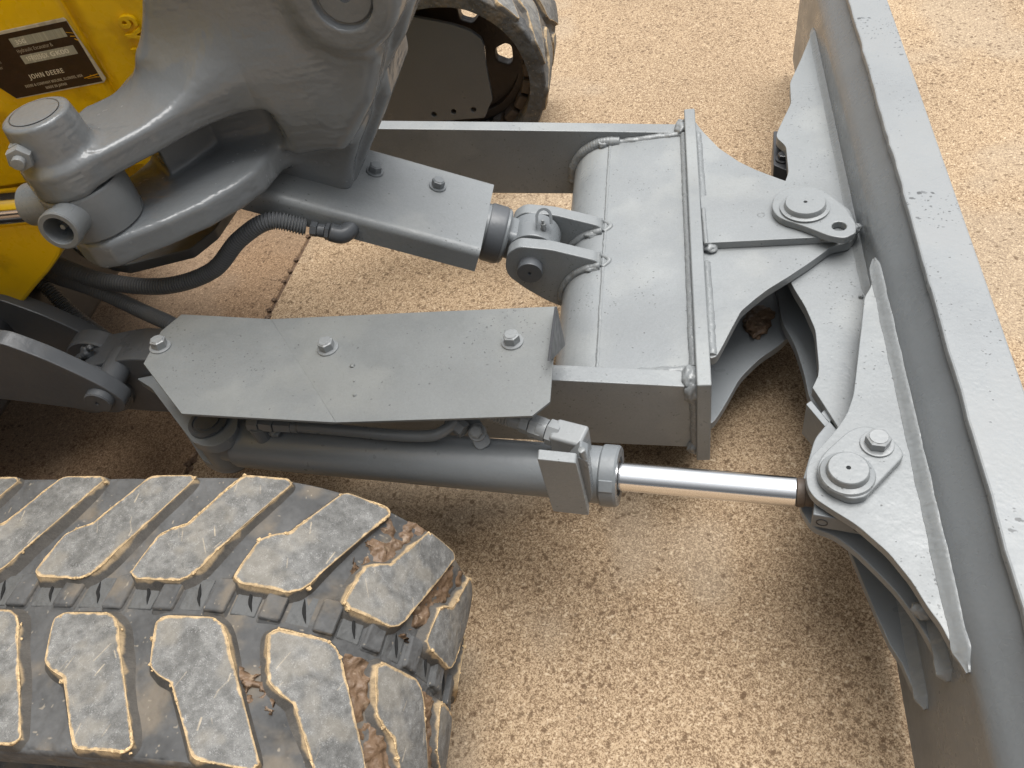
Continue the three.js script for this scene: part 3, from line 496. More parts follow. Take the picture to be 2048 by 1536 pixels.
// ---- angle cylinder
const ac = group(ex, 'angle_cylinder');
{
  const p1 = pY(1697, 936, 0.358).setY(0.29), p0 = pY(417, 843, 0.339).setY(0.285), d = p1.clone().sub(p0).normalize(), L = p0.distanceTo(p1);
  const at = px => { let b = 0, bd = 1e9; for (let i = 0; i <= 2000; i++) { const q = p0.clone().addScaledVector(d, L * i / 2000).sub(EYE); const w = q.dot(FWD), x = 1024 + FPX * q.dot(RIGHT) / w; if (Math.abs(x - px) < bd) { bd = Math.abs(x - px); b = L * i / 2000; } } return b; };
  const pt = s => p0.clone().addScaledVector(d, s), sA = at(478), sB = at(1205), sC = at(1238), sR = at(1592);
  part(ac, 'barrel', join([rod(pt(sA), pt(sB), 0.0415, 0.008, 64), rod(pt(at(1150)), pt(sB), 0.0432, 0.003, 64)]), M.clean);
  part(ac, 'gland_nut', join([ring(pt(sB), d, [[0.03, 0], [0.045, 0], [0.0465, 0.002], [0.0465, 0.0225], [0.044, 0.026], [0.030, 0.026], [0.030, 0.018], [0.022, 0.018], [0.022, 0]], 64)]), M.clean);
  part(ac, 'wiper_seal', ring(pt(sC - 0.0065), d, [[0.0215, 0], [0.030, 0], [0.0295, 0.004], [0.0245, 0.006], [0.0215, 0.004]], 40), M.rust);
  part(ac, 'chrome_rod', rod(pt(sB - 0.05), pt(sR), 0.0212, 0.002, 64), M.chrome);
  part(ac, 'rod_end', join([rod(pt(sR), pt(sR + 0.012), 0.0205, 0.002, 40), rod(pt(sR + 0.010), pt(L - 0.01), 0.019, 0.002, 40), rod(p1.clone().setY(0.2635), p1.clone().setY(0.315), 0.036, 0.003, 48)]), M.rust);
  // notch of the gland nut
  const ntc = pt(sC - 0.013), side = d.clone().cross(UP).normalize(); 
  part(ac, 'gland_slot', (() => { const g = new RoundedBoxGeometry(0.02, 0.018, 0.006, 2, 0.001); const a = 0.62, r = V().addScaledVector(UP, Math.sin(a)).addScaledVector(side, Math.cos(a)); const t = r.clone().cross(d); g.applyMatrix4(new THREE.Matrix4().makeBasis(d, t, r).setPosition(ntc.clone().addScaledVector(r, 0.0446))); return g; })(), M.shade);
  // rear eye between the ears
  part(ac, 'rear_eye', join([rod(p0.clone().setY(0.25), p0.clone().setY(0.318), 0.036, 0.003, 40), rod(p0, pt(sA + 0.01), 0.034, 0.002, 40)]), M.shade);
  // welded guard plate
  const zf = 0.63, top = [[1074, 918], [1152, 926]].map(([x, y]) => pZ(x, y, zf)), bot = [[1178, 1031], [1106, 1023]].map(([x, y]) => pZ(x, y, zf));
  const nn = top[1].clone().sub(top[0]).cross(bot[1].clone().sub(top[0])).normalize(); if (nn.z < 0) nn.negate();
  part(ac, 'guard_plate', plate([...top, ...bot], nn, 0.0165, { round: 0.003, bevel: 0.0018 }), M.paint);
  const c = top[0].clone().lerp(bot[0], 0.45);
  part(ac, 'guard_lug', plate([top[1].clone().add(V(0.002, -0.01, -0.016)), top[1].clone().add(V(0.013, -0.02, -0.03)), bot[0].clone().add(V(0.006, 0.02, -0.02)), bot[0].clone().add(V(-0.002, 0.004, -0.014)), c], nn, 0.03, { round: 0.004 }), M.clean);
  // swivel elbow on top of the gland end, hex unions to the hose
  const e = pY(1138, 866, 0.372), e1 = pY(1022, 826, 0.385), a = e1.clone().sub(e).normalize();
  const bx = new RoundedBoxGeometry(0.05, 0.052, 0.038, 3, 0.005), bm = new THREE.Matrix4(), sx = a.clone().negate().setY(0).normalize(); bm.makeBasis(sx, UP, sx.clone().cross(UP)).setPosition(e.clone().add(V(0, -0.022, 0))); bx.applyMatrix4(bm);
  part(ac, 'elbow_fitting', join([bx, rod(e.clone().setY(0.31), e.clone().setY(0.36), 0.019, 0.002, 24)]), M.bolt);
  const E = t => e.clone().lerp(e1, t).add(V(0, -0.014, 0));
  part(ac, 'hose_union', join([rod(E(0.18), E(0.38), 0.0195, 0.0015, 6), rod(E(0.39), E(0.55), 0.017, 0.001, 28), rod(E(0.45), E(0.68), 0.0178, 0.0015, 6), rod(E(0.69), E(0.85), 0.0155, 0.0015, 6), rod(E(0.84), E(1.05), 0.013, 0.001, 24), corrugated([E(1.0), E(1.15), E(1.3), E(1.5)], 0.0125, 0.005)]), M.bolt);
  // hard line and clamp on the barrel
  const py = 0.352, pl = [[596, 853], [700, 862], [800, 871], [850, 872], [875, 868], [897, 855], [915, 838]].map(([x, y], i) => pY(x, y, i < 4 ? py : py + (i - 3) * 0.004));
  part(ac, 'hard_line', sweep(pl, 0.0092, { per: 8, seg: 20 }), M.clean);
  const f = (x, y) => pY(x, y, py - 0.002);
  part(ac, 'line_fitting', join([rod(f(500, 846), f(522, 848), 0.0135, 0.001, 8), rod(f(523, 848), f(550, 851), 0.0125, 0.001, 6), rod(f(551, 851), f(585, 853), 0.0115, 0.001, 6), rod(f(585, 853), f(598, 854), 0.0102, 0.001, 24), rod(f(516, 850).setY(0.30), f(516, 850), 0.016, 0.002, 24), rod(pY(898, 838, 0.36), pY(930, 862, 0.352), 0.013, 0.001, 6)]), M.clean);
  const cn = V(0, 0.86, 0.5).normalize(), cq = pY(955, 862, 0.345);
  part(ac, 'line_clamp', plate([[927, 838], [957, 835], [981, 880], [979, 890], [960, 901], [949, 893]].map(([x, y]) => onPlane(x, y, cq, cn)), cn, 0.005, { round: 0.006, bevel: 0.001 }), M.clean);
  part(ac, 'bolt', hexHead(onPlane(955, 865, cq, cn), cn, 0.0095, 0.009, 0.3), M.bolt);
  part(ac, 'weld_bead', [blob(pt(sA + 0.006).add(V(0, 0.03, 0.028)), 0.007, 0.8, 1, 1), blob(pY(550, 866, 0.335), 0.008, 1.3, 0.8, 0.8), bead([top[1].clone().add(V(0.006, 0.0, -0.022)), top[1].clone().lerp(bot[0], 0.25).add(V(0.008, 0, -0.02))], 0.005)], M.weld);
}
// ---- rear ears of the angle cylinder and the arm end in its pivot bracket
const ae = group(ex, 'arm_end');
{
  const y1 = 0.335, y2 = 0.252;
  const ear = y => [[273, 757], [330, 745], [470, 800], [477, 850, 0.03], [466, 872, 0.03], [437, 891, 0.02], [410, 893, 0.02], [385, 884], [345, 832], [303, 776]].map(([x, yy, r]) => Object.assign(pY(x, yy, y), r ? { r } : {}));
  part(ae, 'cylinder_ear', plate(ear(y1), UP, 0.02, { round: 0.006, bevel: 0.0009 }), M.shade);
  const lo = [[330, 800], [470, 840], [500, 900, 0.03], [487, 920, 0.03], [456, 934, 0.02], [430, 934, 0.02], [405, 920], [370, 865]].map(([x, yy, r]) => Object.assign(pY(x, yy, y2), r ? { r } : {}));
  part(ae, 'cylinder_ear', plate(lo, UP, 0.02, { round: 0.006, bevel: 0.0009 }), M.shade);
  const pc = pY(417, 843, y1 + 0.004);
  part(ae, 'ear_pin', ring(V(pc.x, 0.225, pc.z), UP, [[0, 0], [0.026, 0], [0.026, 0.112], [0.034, 0.1125], [0.034, 0.117], [0.027, 0.118], [0.026, 0.1155], [0.020, 0.1155], [0.0195, 0.118], [0, 0.118]], 40), M.frame);
  // box end of the arm
  const zf = 0.365, zb = 0.285;
  const pr = [[300, 690], [255, 688], [210, 697], [164, 700], [150, 722], [160, 790], [200, 812], [330, 826], [420, 800], [420, 700]].map(([x, y]) => pZ(x, y, 0.30));
  const sideProf = [pZ(1000, 722, zf), pZ(255, 718, zf), pZ(228, 722, zf), pZ(160, 735, zf), pZ(152, 760, zf), pZ(190, 815, zf), pZ(320, 824, zf), pZ(1000, 870, zf)];
  const x1 = -0.62, pts = sideProf.slice(1, 7); pts.unshift(V(x1, pts[0].y - 0.03, zf)); pts.push(V(x1, 0.185, zf));
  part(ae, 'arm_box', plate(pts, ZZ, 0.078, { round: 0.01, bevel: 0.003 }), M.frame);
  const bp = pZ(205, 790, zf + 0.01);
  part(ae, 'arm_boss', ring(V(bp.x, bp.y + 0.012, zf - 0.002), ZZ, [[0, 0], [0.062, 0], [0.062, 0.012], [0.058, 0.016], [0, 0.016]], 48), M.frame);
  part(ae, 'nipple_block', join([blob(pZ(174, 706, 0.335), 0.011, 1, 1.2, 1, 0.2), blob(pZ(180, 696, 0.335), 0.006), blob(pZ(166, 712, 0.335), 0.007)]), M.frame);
}
const pb = group(ex, 'pivot_bracket');
{
  const zo = 0.43, t = 0.03;
  const out = [[0, 686], [40, 700], [87, 718], [125, 735], [164, 753], [200, 771], [233, 791], [250, 806], [251, 818], [236, 827], [182, 821], [0, 798]].map(([x, y]) => pZ(x, y, zo));
  const f0 = out[0], fl = out[out.length - 1];
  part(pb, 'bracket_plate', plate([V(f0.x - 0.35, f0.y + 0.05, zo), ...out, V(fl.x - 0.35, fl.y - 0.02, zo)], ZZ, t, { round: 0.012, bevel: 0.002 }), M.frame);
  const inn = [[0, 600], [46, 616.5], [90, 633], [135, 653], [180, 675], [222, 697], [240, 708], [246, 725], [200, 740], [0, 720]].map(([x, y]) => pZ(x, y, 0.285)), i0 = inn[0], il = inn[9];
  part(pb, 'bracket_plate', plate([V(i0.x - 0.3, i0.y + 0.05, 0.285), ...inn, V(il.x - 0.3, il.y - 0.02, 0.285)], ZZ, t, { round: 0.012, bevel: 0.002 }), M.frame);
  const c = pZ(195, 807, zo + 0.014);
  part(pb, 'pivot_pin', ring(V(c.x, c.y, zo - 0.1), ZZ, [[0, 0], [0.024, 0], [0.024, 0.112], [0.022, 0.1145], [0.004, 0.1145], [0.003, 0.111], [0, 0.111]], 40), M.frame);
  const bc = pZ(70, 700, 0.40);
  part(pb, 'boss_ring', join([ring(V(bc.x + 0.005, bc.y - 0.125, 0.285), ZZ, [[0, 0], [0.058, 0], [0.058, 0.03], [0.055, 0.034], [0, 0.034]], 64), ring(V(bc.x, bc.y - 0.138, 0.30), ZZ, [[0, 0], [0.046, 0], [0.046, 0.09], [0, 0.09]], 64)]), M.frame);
  { const c2 = pZ(243, 686, 0.26); part(pb, 'bolt', hexHead(c2, V(0.3, 0.9, -0.2), 0.012, 0.012, 0.2), M.frame); }
}
const uc = group(ex, 'undercarriage');
{
  part(uc, 'centre_frame', box(-2.6, -1.36, 0.22, 0.46, -0.42, 0.42, 0.02), M.black);
  part(uc, 'centre_frame', box(-1.38, -1.27, 0.24, 0.42, -0.10, 0.33, 0.02), M.black);
  const q = [[100, 450], [150, 496], [215, 525], [250, 530], [380, 498], [428, 460], [466, 405], [430, 330], [200, 330]].map(([x, y]) => pY(x, y, 0.44));
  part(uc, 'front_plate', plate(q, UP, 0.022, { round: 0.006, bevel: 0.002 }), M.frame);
}

// ---- swing bracket: one casting, blended from plates and bosses, meshed with surface nets
const AX = pY(68, 225, 0.80), EYE_Y = 0.647;
{
  const polyD = (P, x, y) => {              // signed distance to polygon (negative inside)
    let d = 1e9, s = 1;
    for (let i = 0, j = P.length - 1; i < P.length; j = i++) {
      const ex = P[j][0] - P[i][0], ey = P[j][1] - P[i][1], wx = x - P[i][0], wy = y - P[i][1], t = clamp((wx * ex + wy * ey) / (ex * ex + ey * ey)), bx = wx - ex * t, by = wy - ey * t;
      d = Math.min(d, bx * bx + by * by);
      const c1 = y >= P[i][1], c2 = y < P[j][1], c3 = ex * wy > ey * wx; if ((c1 && c2 && c3) || (!c1 && !c2 && !c3)) s = -s;
    }
    return s * Math.sqrt(d);
  };
  const ext = (d, h, r) => { const a = d + r, b = h + r; return Math.min(Math.max(a, b), 0) + Math.hypot(Math.max(a, 0), Math.max(b, 0)) - r; };
  const smin = (a, b, k) => { const h = Math.max(k - Math.abs(a - b), 0) / k; return Math.min(a, b) - h * h * k * 0.25; };
  const xz = (px, y) => px.map(([a, b]) => { const p = pY(a, b, y); return [p.x, p.z]; }), xy = (px, z) => px.map(([a, b]) => { const p = pZ(a, b, z); return [p.x, p.y]; });
  const up = xz([[40, 330], [73, 340], [120, 336], [173, 317], [300, 250], [400, 193], [480, 150], [600, 120], [620, 40], [420, 60], [316, 116], [272, 155], [232, 187], [165, 212]], 0.735);
  const lo = xz([[150, 455], [172, 492], [210, 487], [253, 470], [330, 440], [400, 408], [467, 370], [512, 337], [552, 290], [640, 200], [560, 120], [430, 200], [330, 290], [280, 330], [200, 390], [155, 425]], 0.605);
  const pocket = xz([[250, 300], [430, 160], [480, 182], [530, 216], [558, 258], [550, 288], [510, 330], [420, 400], [300, 480], [200, 480]], 0.645);
  const web = xz([[345, 352], [437, 290], [480, 283], [540, 272], [600, 250], [680, 240], [640, 60], [540, 60], [420, 190], [305, 312]], 0.605);
  const near = xy([[272, -260], [276, -60], [284, 60], [290, 108], [345, 138], [430, 146], [495, 165], [545, 205], [570, 250], [574, 300], [592, 312], [640, 303], [684, 303], [706, 267], [737, 211], [755, 134], [762, 53], [790, 5], [815, -60], [840, -260]], 0.10);
  const low = xy([[420, 200], [470, 330], [505, 393], [560, 402], [640, 396], [697, 380], [702, 330], [730, 230], [650, 150]], 0.055);
  const fwd = xy([[450, -260], [450, 150], [560, 330], [640, 392], [699, 378], [727, 316], [759, 243], [788, 164], [779, 112], [818, 46], [832, 0], [870, -120], [880, -260]], -0.02);
  const pin = pZ(690, -12, 0.10);
  const sdf = (x, y, z) => {
    const ra = Math.hypot(x - AX.x, z - AX.z);
    let d = ext(polyD(up, x, z), Math.abs(y - 0.710) - 0.025, 0.011);
    d = smin(d, ext(ra - 0.0535 + 0.10 * (y - 0.76), Math.abs(y - 0.742) - 0.058, 0.006), 0.016);
    d = smin(d, ext(ra - 0.064, Math.abs(y - 0.709) - 0.024, 0.008), 0.012);
    let e = ext(polyD(lo, x, z), Math.abs(y - 0.580) - 0.025, 0.011);
    e = smin(e, ext(ra - 0.060, Math.abs(y - 0.580) - 0.025, 0.009), 0.012);
    const w = ext(polyD(web, x, z), Math.abs(y - 0.65) - 0.06, 0.006);
    let b = ext(polyD(near, x, y), Math.abs(z - 0.0) - 0.10, 0.022);
    b = smin(b, ext(Math.hypot(x - pin.x, y - pin.y) - 0.078, Math.abs(z - 0.03) - 0.086, 0.014), 0.03);
    b = Math.max(b, -ext(Math.hypot(x - pin.x, y - pin.y) - 0.047, Math.abs(z - 0.125) - 0.022, 0.004));
    b = smin(b, ext(polyD(low, x, y), Math.abs(z + 0.02) - 0.075, 0.012), 0.022);
    b = smin(b, ext(polyD(fwd, x, y), Math.abs(z + 0.06) - 0.085, 0.012), 0.010);
    d = smin(d, b, 0.15); e = smin(e, b, 0.045);
    const pk = ext(polyD(pocket, x, z), Math.abs(y - 0.645) - 0.038, 0.012), smax = (p, q, k) => -smin(-p, -q, k);
    d = smax(d, -pk, 0.02);
    d = smin(d, e, 0.012); d = smin(d, w, 0.012);
    return d + 0.0008 * noise3(x * 22, y * 22, z * 22) + 0.0003 * noise3(x * 70, y * 70, z * 70);
  };
  part(ex, 'swing_bracket', surfaceNets(sdf, [-1.06, 0.40, -0.16], [-0.36, 1.02, 0.37], 0.0062), M.cast, 'heavy grey cast bracket with two prongs round the swing cylinder pin');
}
function surfaceNets(f, lo, hi, h) {
  const n = [0, 1, 2].map(k => Math.ceil((hi[k] - lo[k]) / h) + 1), [nx, ny, nz] = n, v = new Float32Array(nx * ny * nz), id = (i, j, k) => i + nx * (j + ny * k);
  for (let k = 0; k < nz; k++) for (let j = 0; j < ny; j++) for (let i = 0; i < nx; i++) { const e = i === 0 || j === 0 || k === 0 || i === nx - 1 || j === ny - 1 || k === nz - 1; const d = f(lo[0] + i * h, lo[1] + j * h, lo[2] + k * h); v[id(i, j, k)] = e ? Math.max(d, h * 0.5) : d; }
  const vi = new Int32Array(nx * ny * nz).fill(-1), pos = [], idx = [];
  for (let k = 0; k < nz - 1; k++) for (let j = 0; j < ny - 1; j++) for (let i = 0; i < nx - 1; i++) {
    let m = 0, sx = 0, sy = 0, sz = 0, c = 0; const q = [];
    for (let t = 0; t < 8; t++) { q[t] = v[id(i + (t & 1), j + ((t >> 1) & 1), k + (t >> 2))]; if (q[t] < 0) m |= 1 << t; }
    if (m === 0 || m === 255) continue;
    for (let a = 0; a < 8; a++) for (const b of [1, 2, 4]) if (!(a & b) && (q[a] < 0) !== (q[a | b] < 0)) { const t = q[a] / (q[a] - q[a | b]); sx += (a & 1) + (b === 1 ? t : 0); sy += ((a >> 1) & 1) + (b === 2 ? t : 0); sz += (a >> 2) + (b === 4 ? t : 0); c++; }
    vi[id(i, j, k)] = pos.length / 3; pos.push(lo[0] + (i + sx / c) * h, lo[1] + (j + sy / c) * h, lo[2] + (k + sz / c) * h);
  }
  const quad = (a, b, c, d, flip) => { if (a < 0 || b < 0 || c < 0 || d < 0) return; flip ? idx.push(a, c, b, b, c, d) : idx.push(a, b, c, b, d, c); };
  for (let k = 1; k < nz - 1; k++) for (let j = 1; j < ny - 1; j++) for (let i = 1; i < nx - 1; i++) {
    const a = v[id(i, j, k)] < 0;
    if (a !== v[id(i + 1, j, k)] < 0) quad(vi[id(i, j - 1, k - 1)], vi[id(i, j, k - 1)], vi[id(i, j - 1, k)], vi[id(i, j, k)], !a);
    if (a !== v[id(i, j + 1, k)] < 0) quad(vi[id(i - 1, j, k - 1)], vi[id(i, j, k - 1)], vi[id(i - 1, j, k)], vi[id(i, j, k)], a);
    if (a !== v[id(i, j, k + 1)] < 0) quad(vi[id(i - 1, j - 1, k)], vi[id(i, j - 1, k)], vi[id(i - 1, j, k)], vi[id(i, j, k)], !a);
  }
  const g = new THREE.BufferGeometry(); g.setAttribute('position', new THREE.Float32BufferAttribute(pos, 3)); g.setIndex(idx);
  const nr = new Float32Array(pos.length), e = h * 0.5;
  for (let i = 0; i < pos.length; i += 3) { const [x, y, z] = [pos[i], pos[i + 1], pos[i + 2]], w = V(f(x + e, y, z) - f(x - e, y, z), f(x, y + e, z) - f(x, y - e, z), f(x, y, z + e) - f(x, y, z - e)).normalize(); nr.set([w.x, w.y, w.z], i); }
  g.setAttribute('normal', new THREE.BufferAttribute(nr, 3)); return g;
}
{
  const bs = group(ex, 'swing_pin_set');
  part(bs, 'pin_top', ring(V(AX.x, 0.795, AX.z), UP, [[0, 0], [0.036, 0], [0.036, 0.0052], [0.0345, 0.0062], [0, 0.0062]], 48), M.cast);
  part(bs, 'pin_groove', ring(V(AX.x, 0.795, AX.z), UP, [[0.036, 0.002], [0.0372, 0.0056], [0.036, 0.0057]], 48), M.black);
  const a = pY(52, 288, 0.765), dB = pY(27, 350, 0.765).sub(a).normalize(), bl0 = a.clone().addScaledVector(dB, -0.02);
  part(bs, 'bolt', rod(bl0, a.clone().addScaledVector(dB, 0.058), 0.0092, 0.0015, 24), M.bolt);
  const nut = t => { const c = a.clone().addScaledVector(dB, t); return rod(c, c.clone().addScaledVector(dB, 0.0165), 0.0185, 0.0025, 6); };
  part(bs, 'nut', nut(0.012), M.bolt); part(bs, 'nut', nut(0.0305), M.bolt);
  part(bs, 'boom_pin', (() => { const p = pZ(690, -12, 0.105); return ring(V(p.x, p.y, 0.09), ZZ, [[0, 0], [0.042, 0], [0.042, 0.018], [0.039, 0.021], [0.01, 0.021], [0.009, 0.015], [0, 0.015]], 48); })(), M.cast);
  const sc = group(ex, 'swing_cylinder');
  part(sc, 'rod_eye', ring(V(AX.x, 0.6065, AX.z), UP, [[0, 0], [0.062, 0], [0.066, 0.004], [0.067, 0.036], [0.067, 0.044], [0.066, 0.073], [0.063, 0.0775], [0, 0.0775]], 64), M.clean);
  const r1 = pY(0, 415, EYE_Y), r0 = V(AX.x, EYE_Y, AX.z), d = r1.clone().sub(r0).normalize();
  part(sc, 'rod_neck', join([rod(r0, r0.clone().addScaledVector(d, 0.112), 0.037, 0.004, 48, 0.034)]), M.clean);
  part(sc, 'chrome_rod', rod(r0.clone().addScaledVector(d, 0.10), r0.clone().addScaledVector(d, 0.75), 0.029, 0.001, 48), M.chrome);
  const t1 = pY(117, 463, 0.664), t0 = V(AX.x, 0.648, AX.z), td = t1.clone().sub(t0), tl = td.length();
  part(sc, 'grease_tube', ring(t0, td, [[0.028, 0.03], [0.029, tl - 0.02], [0.0312, tl - 0.016], [0.0312, tl - 0.002], [0.029, tl], [0.0225, tl], [0.0215, tl - 0.002], [0.021, tl - 0.04], [0, tl - 0.04]], 40), M.clean);
  part(sc, 'grease_nipple', rod(t0.clone().addScaledVector(td.clone().normalize(), tl - 0.04), t0.clone().addScaledVector(td.clone().normalize(), tl - 0.012), 0.0042, 0.0015, 12), M.bolt);
}
// ---- revolving upper body and boom, unseen above and left, massed to shade the ground
{
  const plan = [[-3.4, -0.98], [-2.1, -0.98], [-1.75, -0.45], [-1.62, 0.0], [-1.45, 0.35], [-1.2, 0.6], [-1.12, 0.98], [-3.4, 0.98]].map(([x, z]) => V(x, 2.35, z));
  part(ex, 'upper_body', plate(plan, UP, 1.66, { round: 0.08, bevel: 0.03 }), M.yellow);
  const cab = [[-3.2, 0.70], [-1.62, 0.70], [-1.45, 0.92], [-1.25, 1.30], [-1.1, 2.40], [-1.25, 2.55], [-2.6, 2.60], [-3.2, 1.6]].map(([x, y]) => V(x, y, 0.92));
  part(ex, 'cab', plate(cab, ZZ, 1.12, { round: 0.08, bevel: 0.03 }), M.black);
  const bm = [[-0.60, 1.06], [-0.52, 1.02], [-0.45, 1.06], [-0.42, 1.45], [-0.36, 2.4], [-0.30, 3.3], [-0.46, 3.3], [-0.62, 2.4], [-0.66, 1.45]].map(([x, y]) => V(x, y, 0.075));
  part(ex, 'boom', plate(bm.map(p => p.setZ(0.10)), ZZ, 0.20, { round: 0.04, bevel: 0.004 }), M.yellow);
}
// ---- yellow main frame with its data plate
const mf = group(ex, 'main_frame');
{
  const yaw = 0.12, n = V(Math.sin(yaw), 0, Math.cos(yaw)), ux = V(Math.cos(yaw), 0, -Math.sin(yaw)), P0 = V(-1.0, 0.8, 0.0), on = (x, y, o = 0) => onPlane(x, y, P0.clone().addScaledVector(n, o), n);
  const U = (x, y) => on(x, y).sub(P0).dot(ux), g1 = U(172, 88), g2 = U(200, 80), g3 = U(224, 60);
  const prof = [[-0.75, -0.3], [-0.75, 0], [g1 - 0.012, 0], [g1 - 0.006, -0.001], [g1 - 0.001, -0.006], [g1 + 0.004, -0.004], [g1 + 0.008, 0.004], [g2 - 0.004, 0.011], [g2 + 0.004, 0.0125], [g3, 0.0125], [g3 + 0.012, 0.015], [0.24, 0.0165], [0.25, 0.010], [0.25, -0.3]];
  const g = new THREE.ExtrudeGeometry(new THREE.Shape(prof.map(p => new THREE.Vector2(p[0], p[1]))), { depth: 0.62, bevelEnabled: false });
  g.applyMatrix4(new THREE.Matrix4().makeBasis(ux, n, UP.clone().negate()).setPosition(P0.x, 1.16, P0.z));
  part(mf, 'frame_casting', creased(g.toNonIndexed ? g : g, 0.7), M.yellow);
  const low = [[0, 655], [20, 641], [60, 587], [100, 541], [124, 505], [118, 466], [92, 446], [40, 450], [-100, 470], [-210, 590], [-110, 730]].map(([x, y]) => pZ(x, y, 0.27));
  part(mf, 'frame_casting', box(-1.75, -1.15, 0.38, 0.545, -0.30, -0.03, 0.01), M.yellow);
  part(mf, 'lower_beam', plate(low, ZZ, 0.10, { round: 0.02, bevel: 0.006 }), M.yellow);
  // data plate
  const cnr = [[-30, 70], [126, 36], [131, 39], [212, 158], [208, 165], [34, 198], [-72, 130]].map(([x, y]) => on(x, y, 0.003));
  const dp = plate(cnr.map(p => p), n, 0.0025, { round: 0.001, bevel: 0.0004 });
  const o = on(34, 198), exx = on(211, 163).sub(o), wd = exx.length(), ht = on(131, 38).sub(on(211, 163)).length();
  const cw = 1024, ch = Math.round(1024 * 0.62), cv = document.createElement('canvas'); cv.width = cw; cv.height = ch; const c = cv.getContext('2d');
  // canvas covers the plate from its left margin to its right edge
  c.fillStyle = '#c9c6bc'; c.fillRect(0, 0, cw, ch); c.fillStyle = '#2a1713'; c.fillRect(0, 12, cw - 14, ch - 26);
  seed = 99; for (let i = 0; i < 260; i++) { c.fillStyle = `rgba(${rnd() > 0.5 ? '90,70,64' : '18,8,6'},${rr(0.02, 0.10)})`; c.beginPath(); c.ellipse(rr(0, cw), rr(0, ch), rr(10, 90), rr(6, 46), rr(0, 3), 0, 7); c.fill(); }
  const L = 0.045 * cw;
  const bar = (x, y, w, h) => { c.fillStyle = '#a5a79f'; c.fillRect(x, y, w, h); for (let i = 0; i < 60; i++) { c.fillStyle = `rgba(${rnd() > 0.5 ? '225,225,218' : '120,122,116'},${rr(0.05, 0.25)})`; c.fillRect(x + rr(0, w), y, rr(2, 14), h); } };
  const S = (txt, x, y, s, bold, col = '#c8c5bb', w) => { c.fillStyle = col; c.font = `${bold ? 'bold ' : ''}${s}px sans-serif`; c.textAlign = 'left'; const m = c.measureText(txt).width; c.save(); c.translate(x, y); if (w) c.scale(w / m, 1); c.fillText(txt, 0, 0); c.restore(); };
  bar(375, 62, 560, 86); S('35G', 415, 128, 56, true, '#e4e4de', 110);
  S('Hydraulic Excavator &', 375, 205, 46, false, '#bdb9ae', 375);
  bar(375, 232, 560, 86); S('1FF035GX', 415, 296, 60, true, '#e2e2dc', 230); S('GK00', 665, 296, 60, true, '#e2e2dc', 200);
  S('Identification', -60, 268, 40, false, '#aaa69b', 220); S('Number', 20, 320, 40, false, '#aaa69b', 120);
  S('JOHN DEERE', 330, 466, 64, true, '#cfccc2', 370); S('DEERE & COMPANY MOLINE, ILLINOIS, USA', 230, 538, 36, true, '#b9b5aa', 620); S('MADE IN JAPAN', 420, 588, 36, true, '#b9b5aa', 230);
  c.strokeStyle = '#e3ab12'; for (const [x0, y0, x1, y1, w] of [[1010, 540, 850, 556, 9], [1010, 570, 880, 566, 5], [1000, 575, 920, 536, 5], [1010, 130, 940, 108, 6], [1012, 160, 960, 150, 8], [1014, 200, 985, 180, 12]]) { c.lineWidth = w; c.beginPath(); c.moveTo(x0, y0); c.lineTo(x1, y1); c.stroke(); }
  const ct = new THREE.CanvasTexture(cv); ct.colorSpace = THREE.SRGBColorSpace;
  const f = plate(cnr, n, 0.0025, { round: 0.001, bevel: 0.0004 }), p = f.attributes.position, uv = new Float32Array(p.count * 2), e1 = exx.clone().normalize(), e2 = UP.clone();
  const o2 = on(211, 163), full = 0.86 / 0.62 * 0; 
  const plateW = ht / 0.62; for (let i = 0; i < p.count; i++) { const q = V().fromBufferAttribute(p, i).sub(o2); uv[i * 2] = 1 + q.dot(e1) / plateW; uv[i * 2 + 1] = q.clone().addScaledVector(e1, -q.dot(e1)).dot(e2) / ht; }
  f.setAttribute('uv', new THREE.BufferAttribute(uv, 2)); f.userData.keepUV = true;
  part(mf, 'data_plate', f, std({ map: ct, roughness: 0.45, metalness: 0.1, bumpMap: rep(paintBump, 3), bumpScale: 0.0003 }), 'dark brown data plate with printed lettering');
  // raised casting numbers that read downwards
  const font = await new FontLoader().loadAsync('fonts/droid/droid_sans_bold.typeface.json');
  const word = (s, px, py, size) => { const t = new TextGeometry(s, { font, size, depth: 0.007, curveSegments: 4, bevelEnabled: true, bevelThickness: 0.0012, bevelSize: 0.0008, bevelSegments: 2 }); t.applyMatrix4(new THREE.Matrix4().makeBasis(UP.clone().negate(), ux, n).setPosition(on(px, py, 0.0138))); return t; };
  part(mf, 'cast_number', word('6Y', 234, 30, 0.029), M.yellow); part(mf, 'cast_number', word('15', 259, 84, 0.029), M.yellow);
}

// ---------------------------------------------------------------- rubber tracks
const TX = -0.602, TY = 0.255, TR = 0.257, HALF = 0.176;
const along = (s, h) => {                    // s metres along the belt from the top of the front idler, h above the lug tops
  if (s <= 0) return [TX + s, TY + TR + h - 0.004 * step(0, 0.5, -s)];
  const arc = Math.PI * TR; if (s < arc) { const a = s / TR; return [TX + (TR + h) * Math.sin(a), TY + (TR + h) * Math.cos(a)]; }
  return [TX - (s - arc), TY - TR - h];
};
const S0 = -1.3, S1 = Math.PI * TR + 1.0;
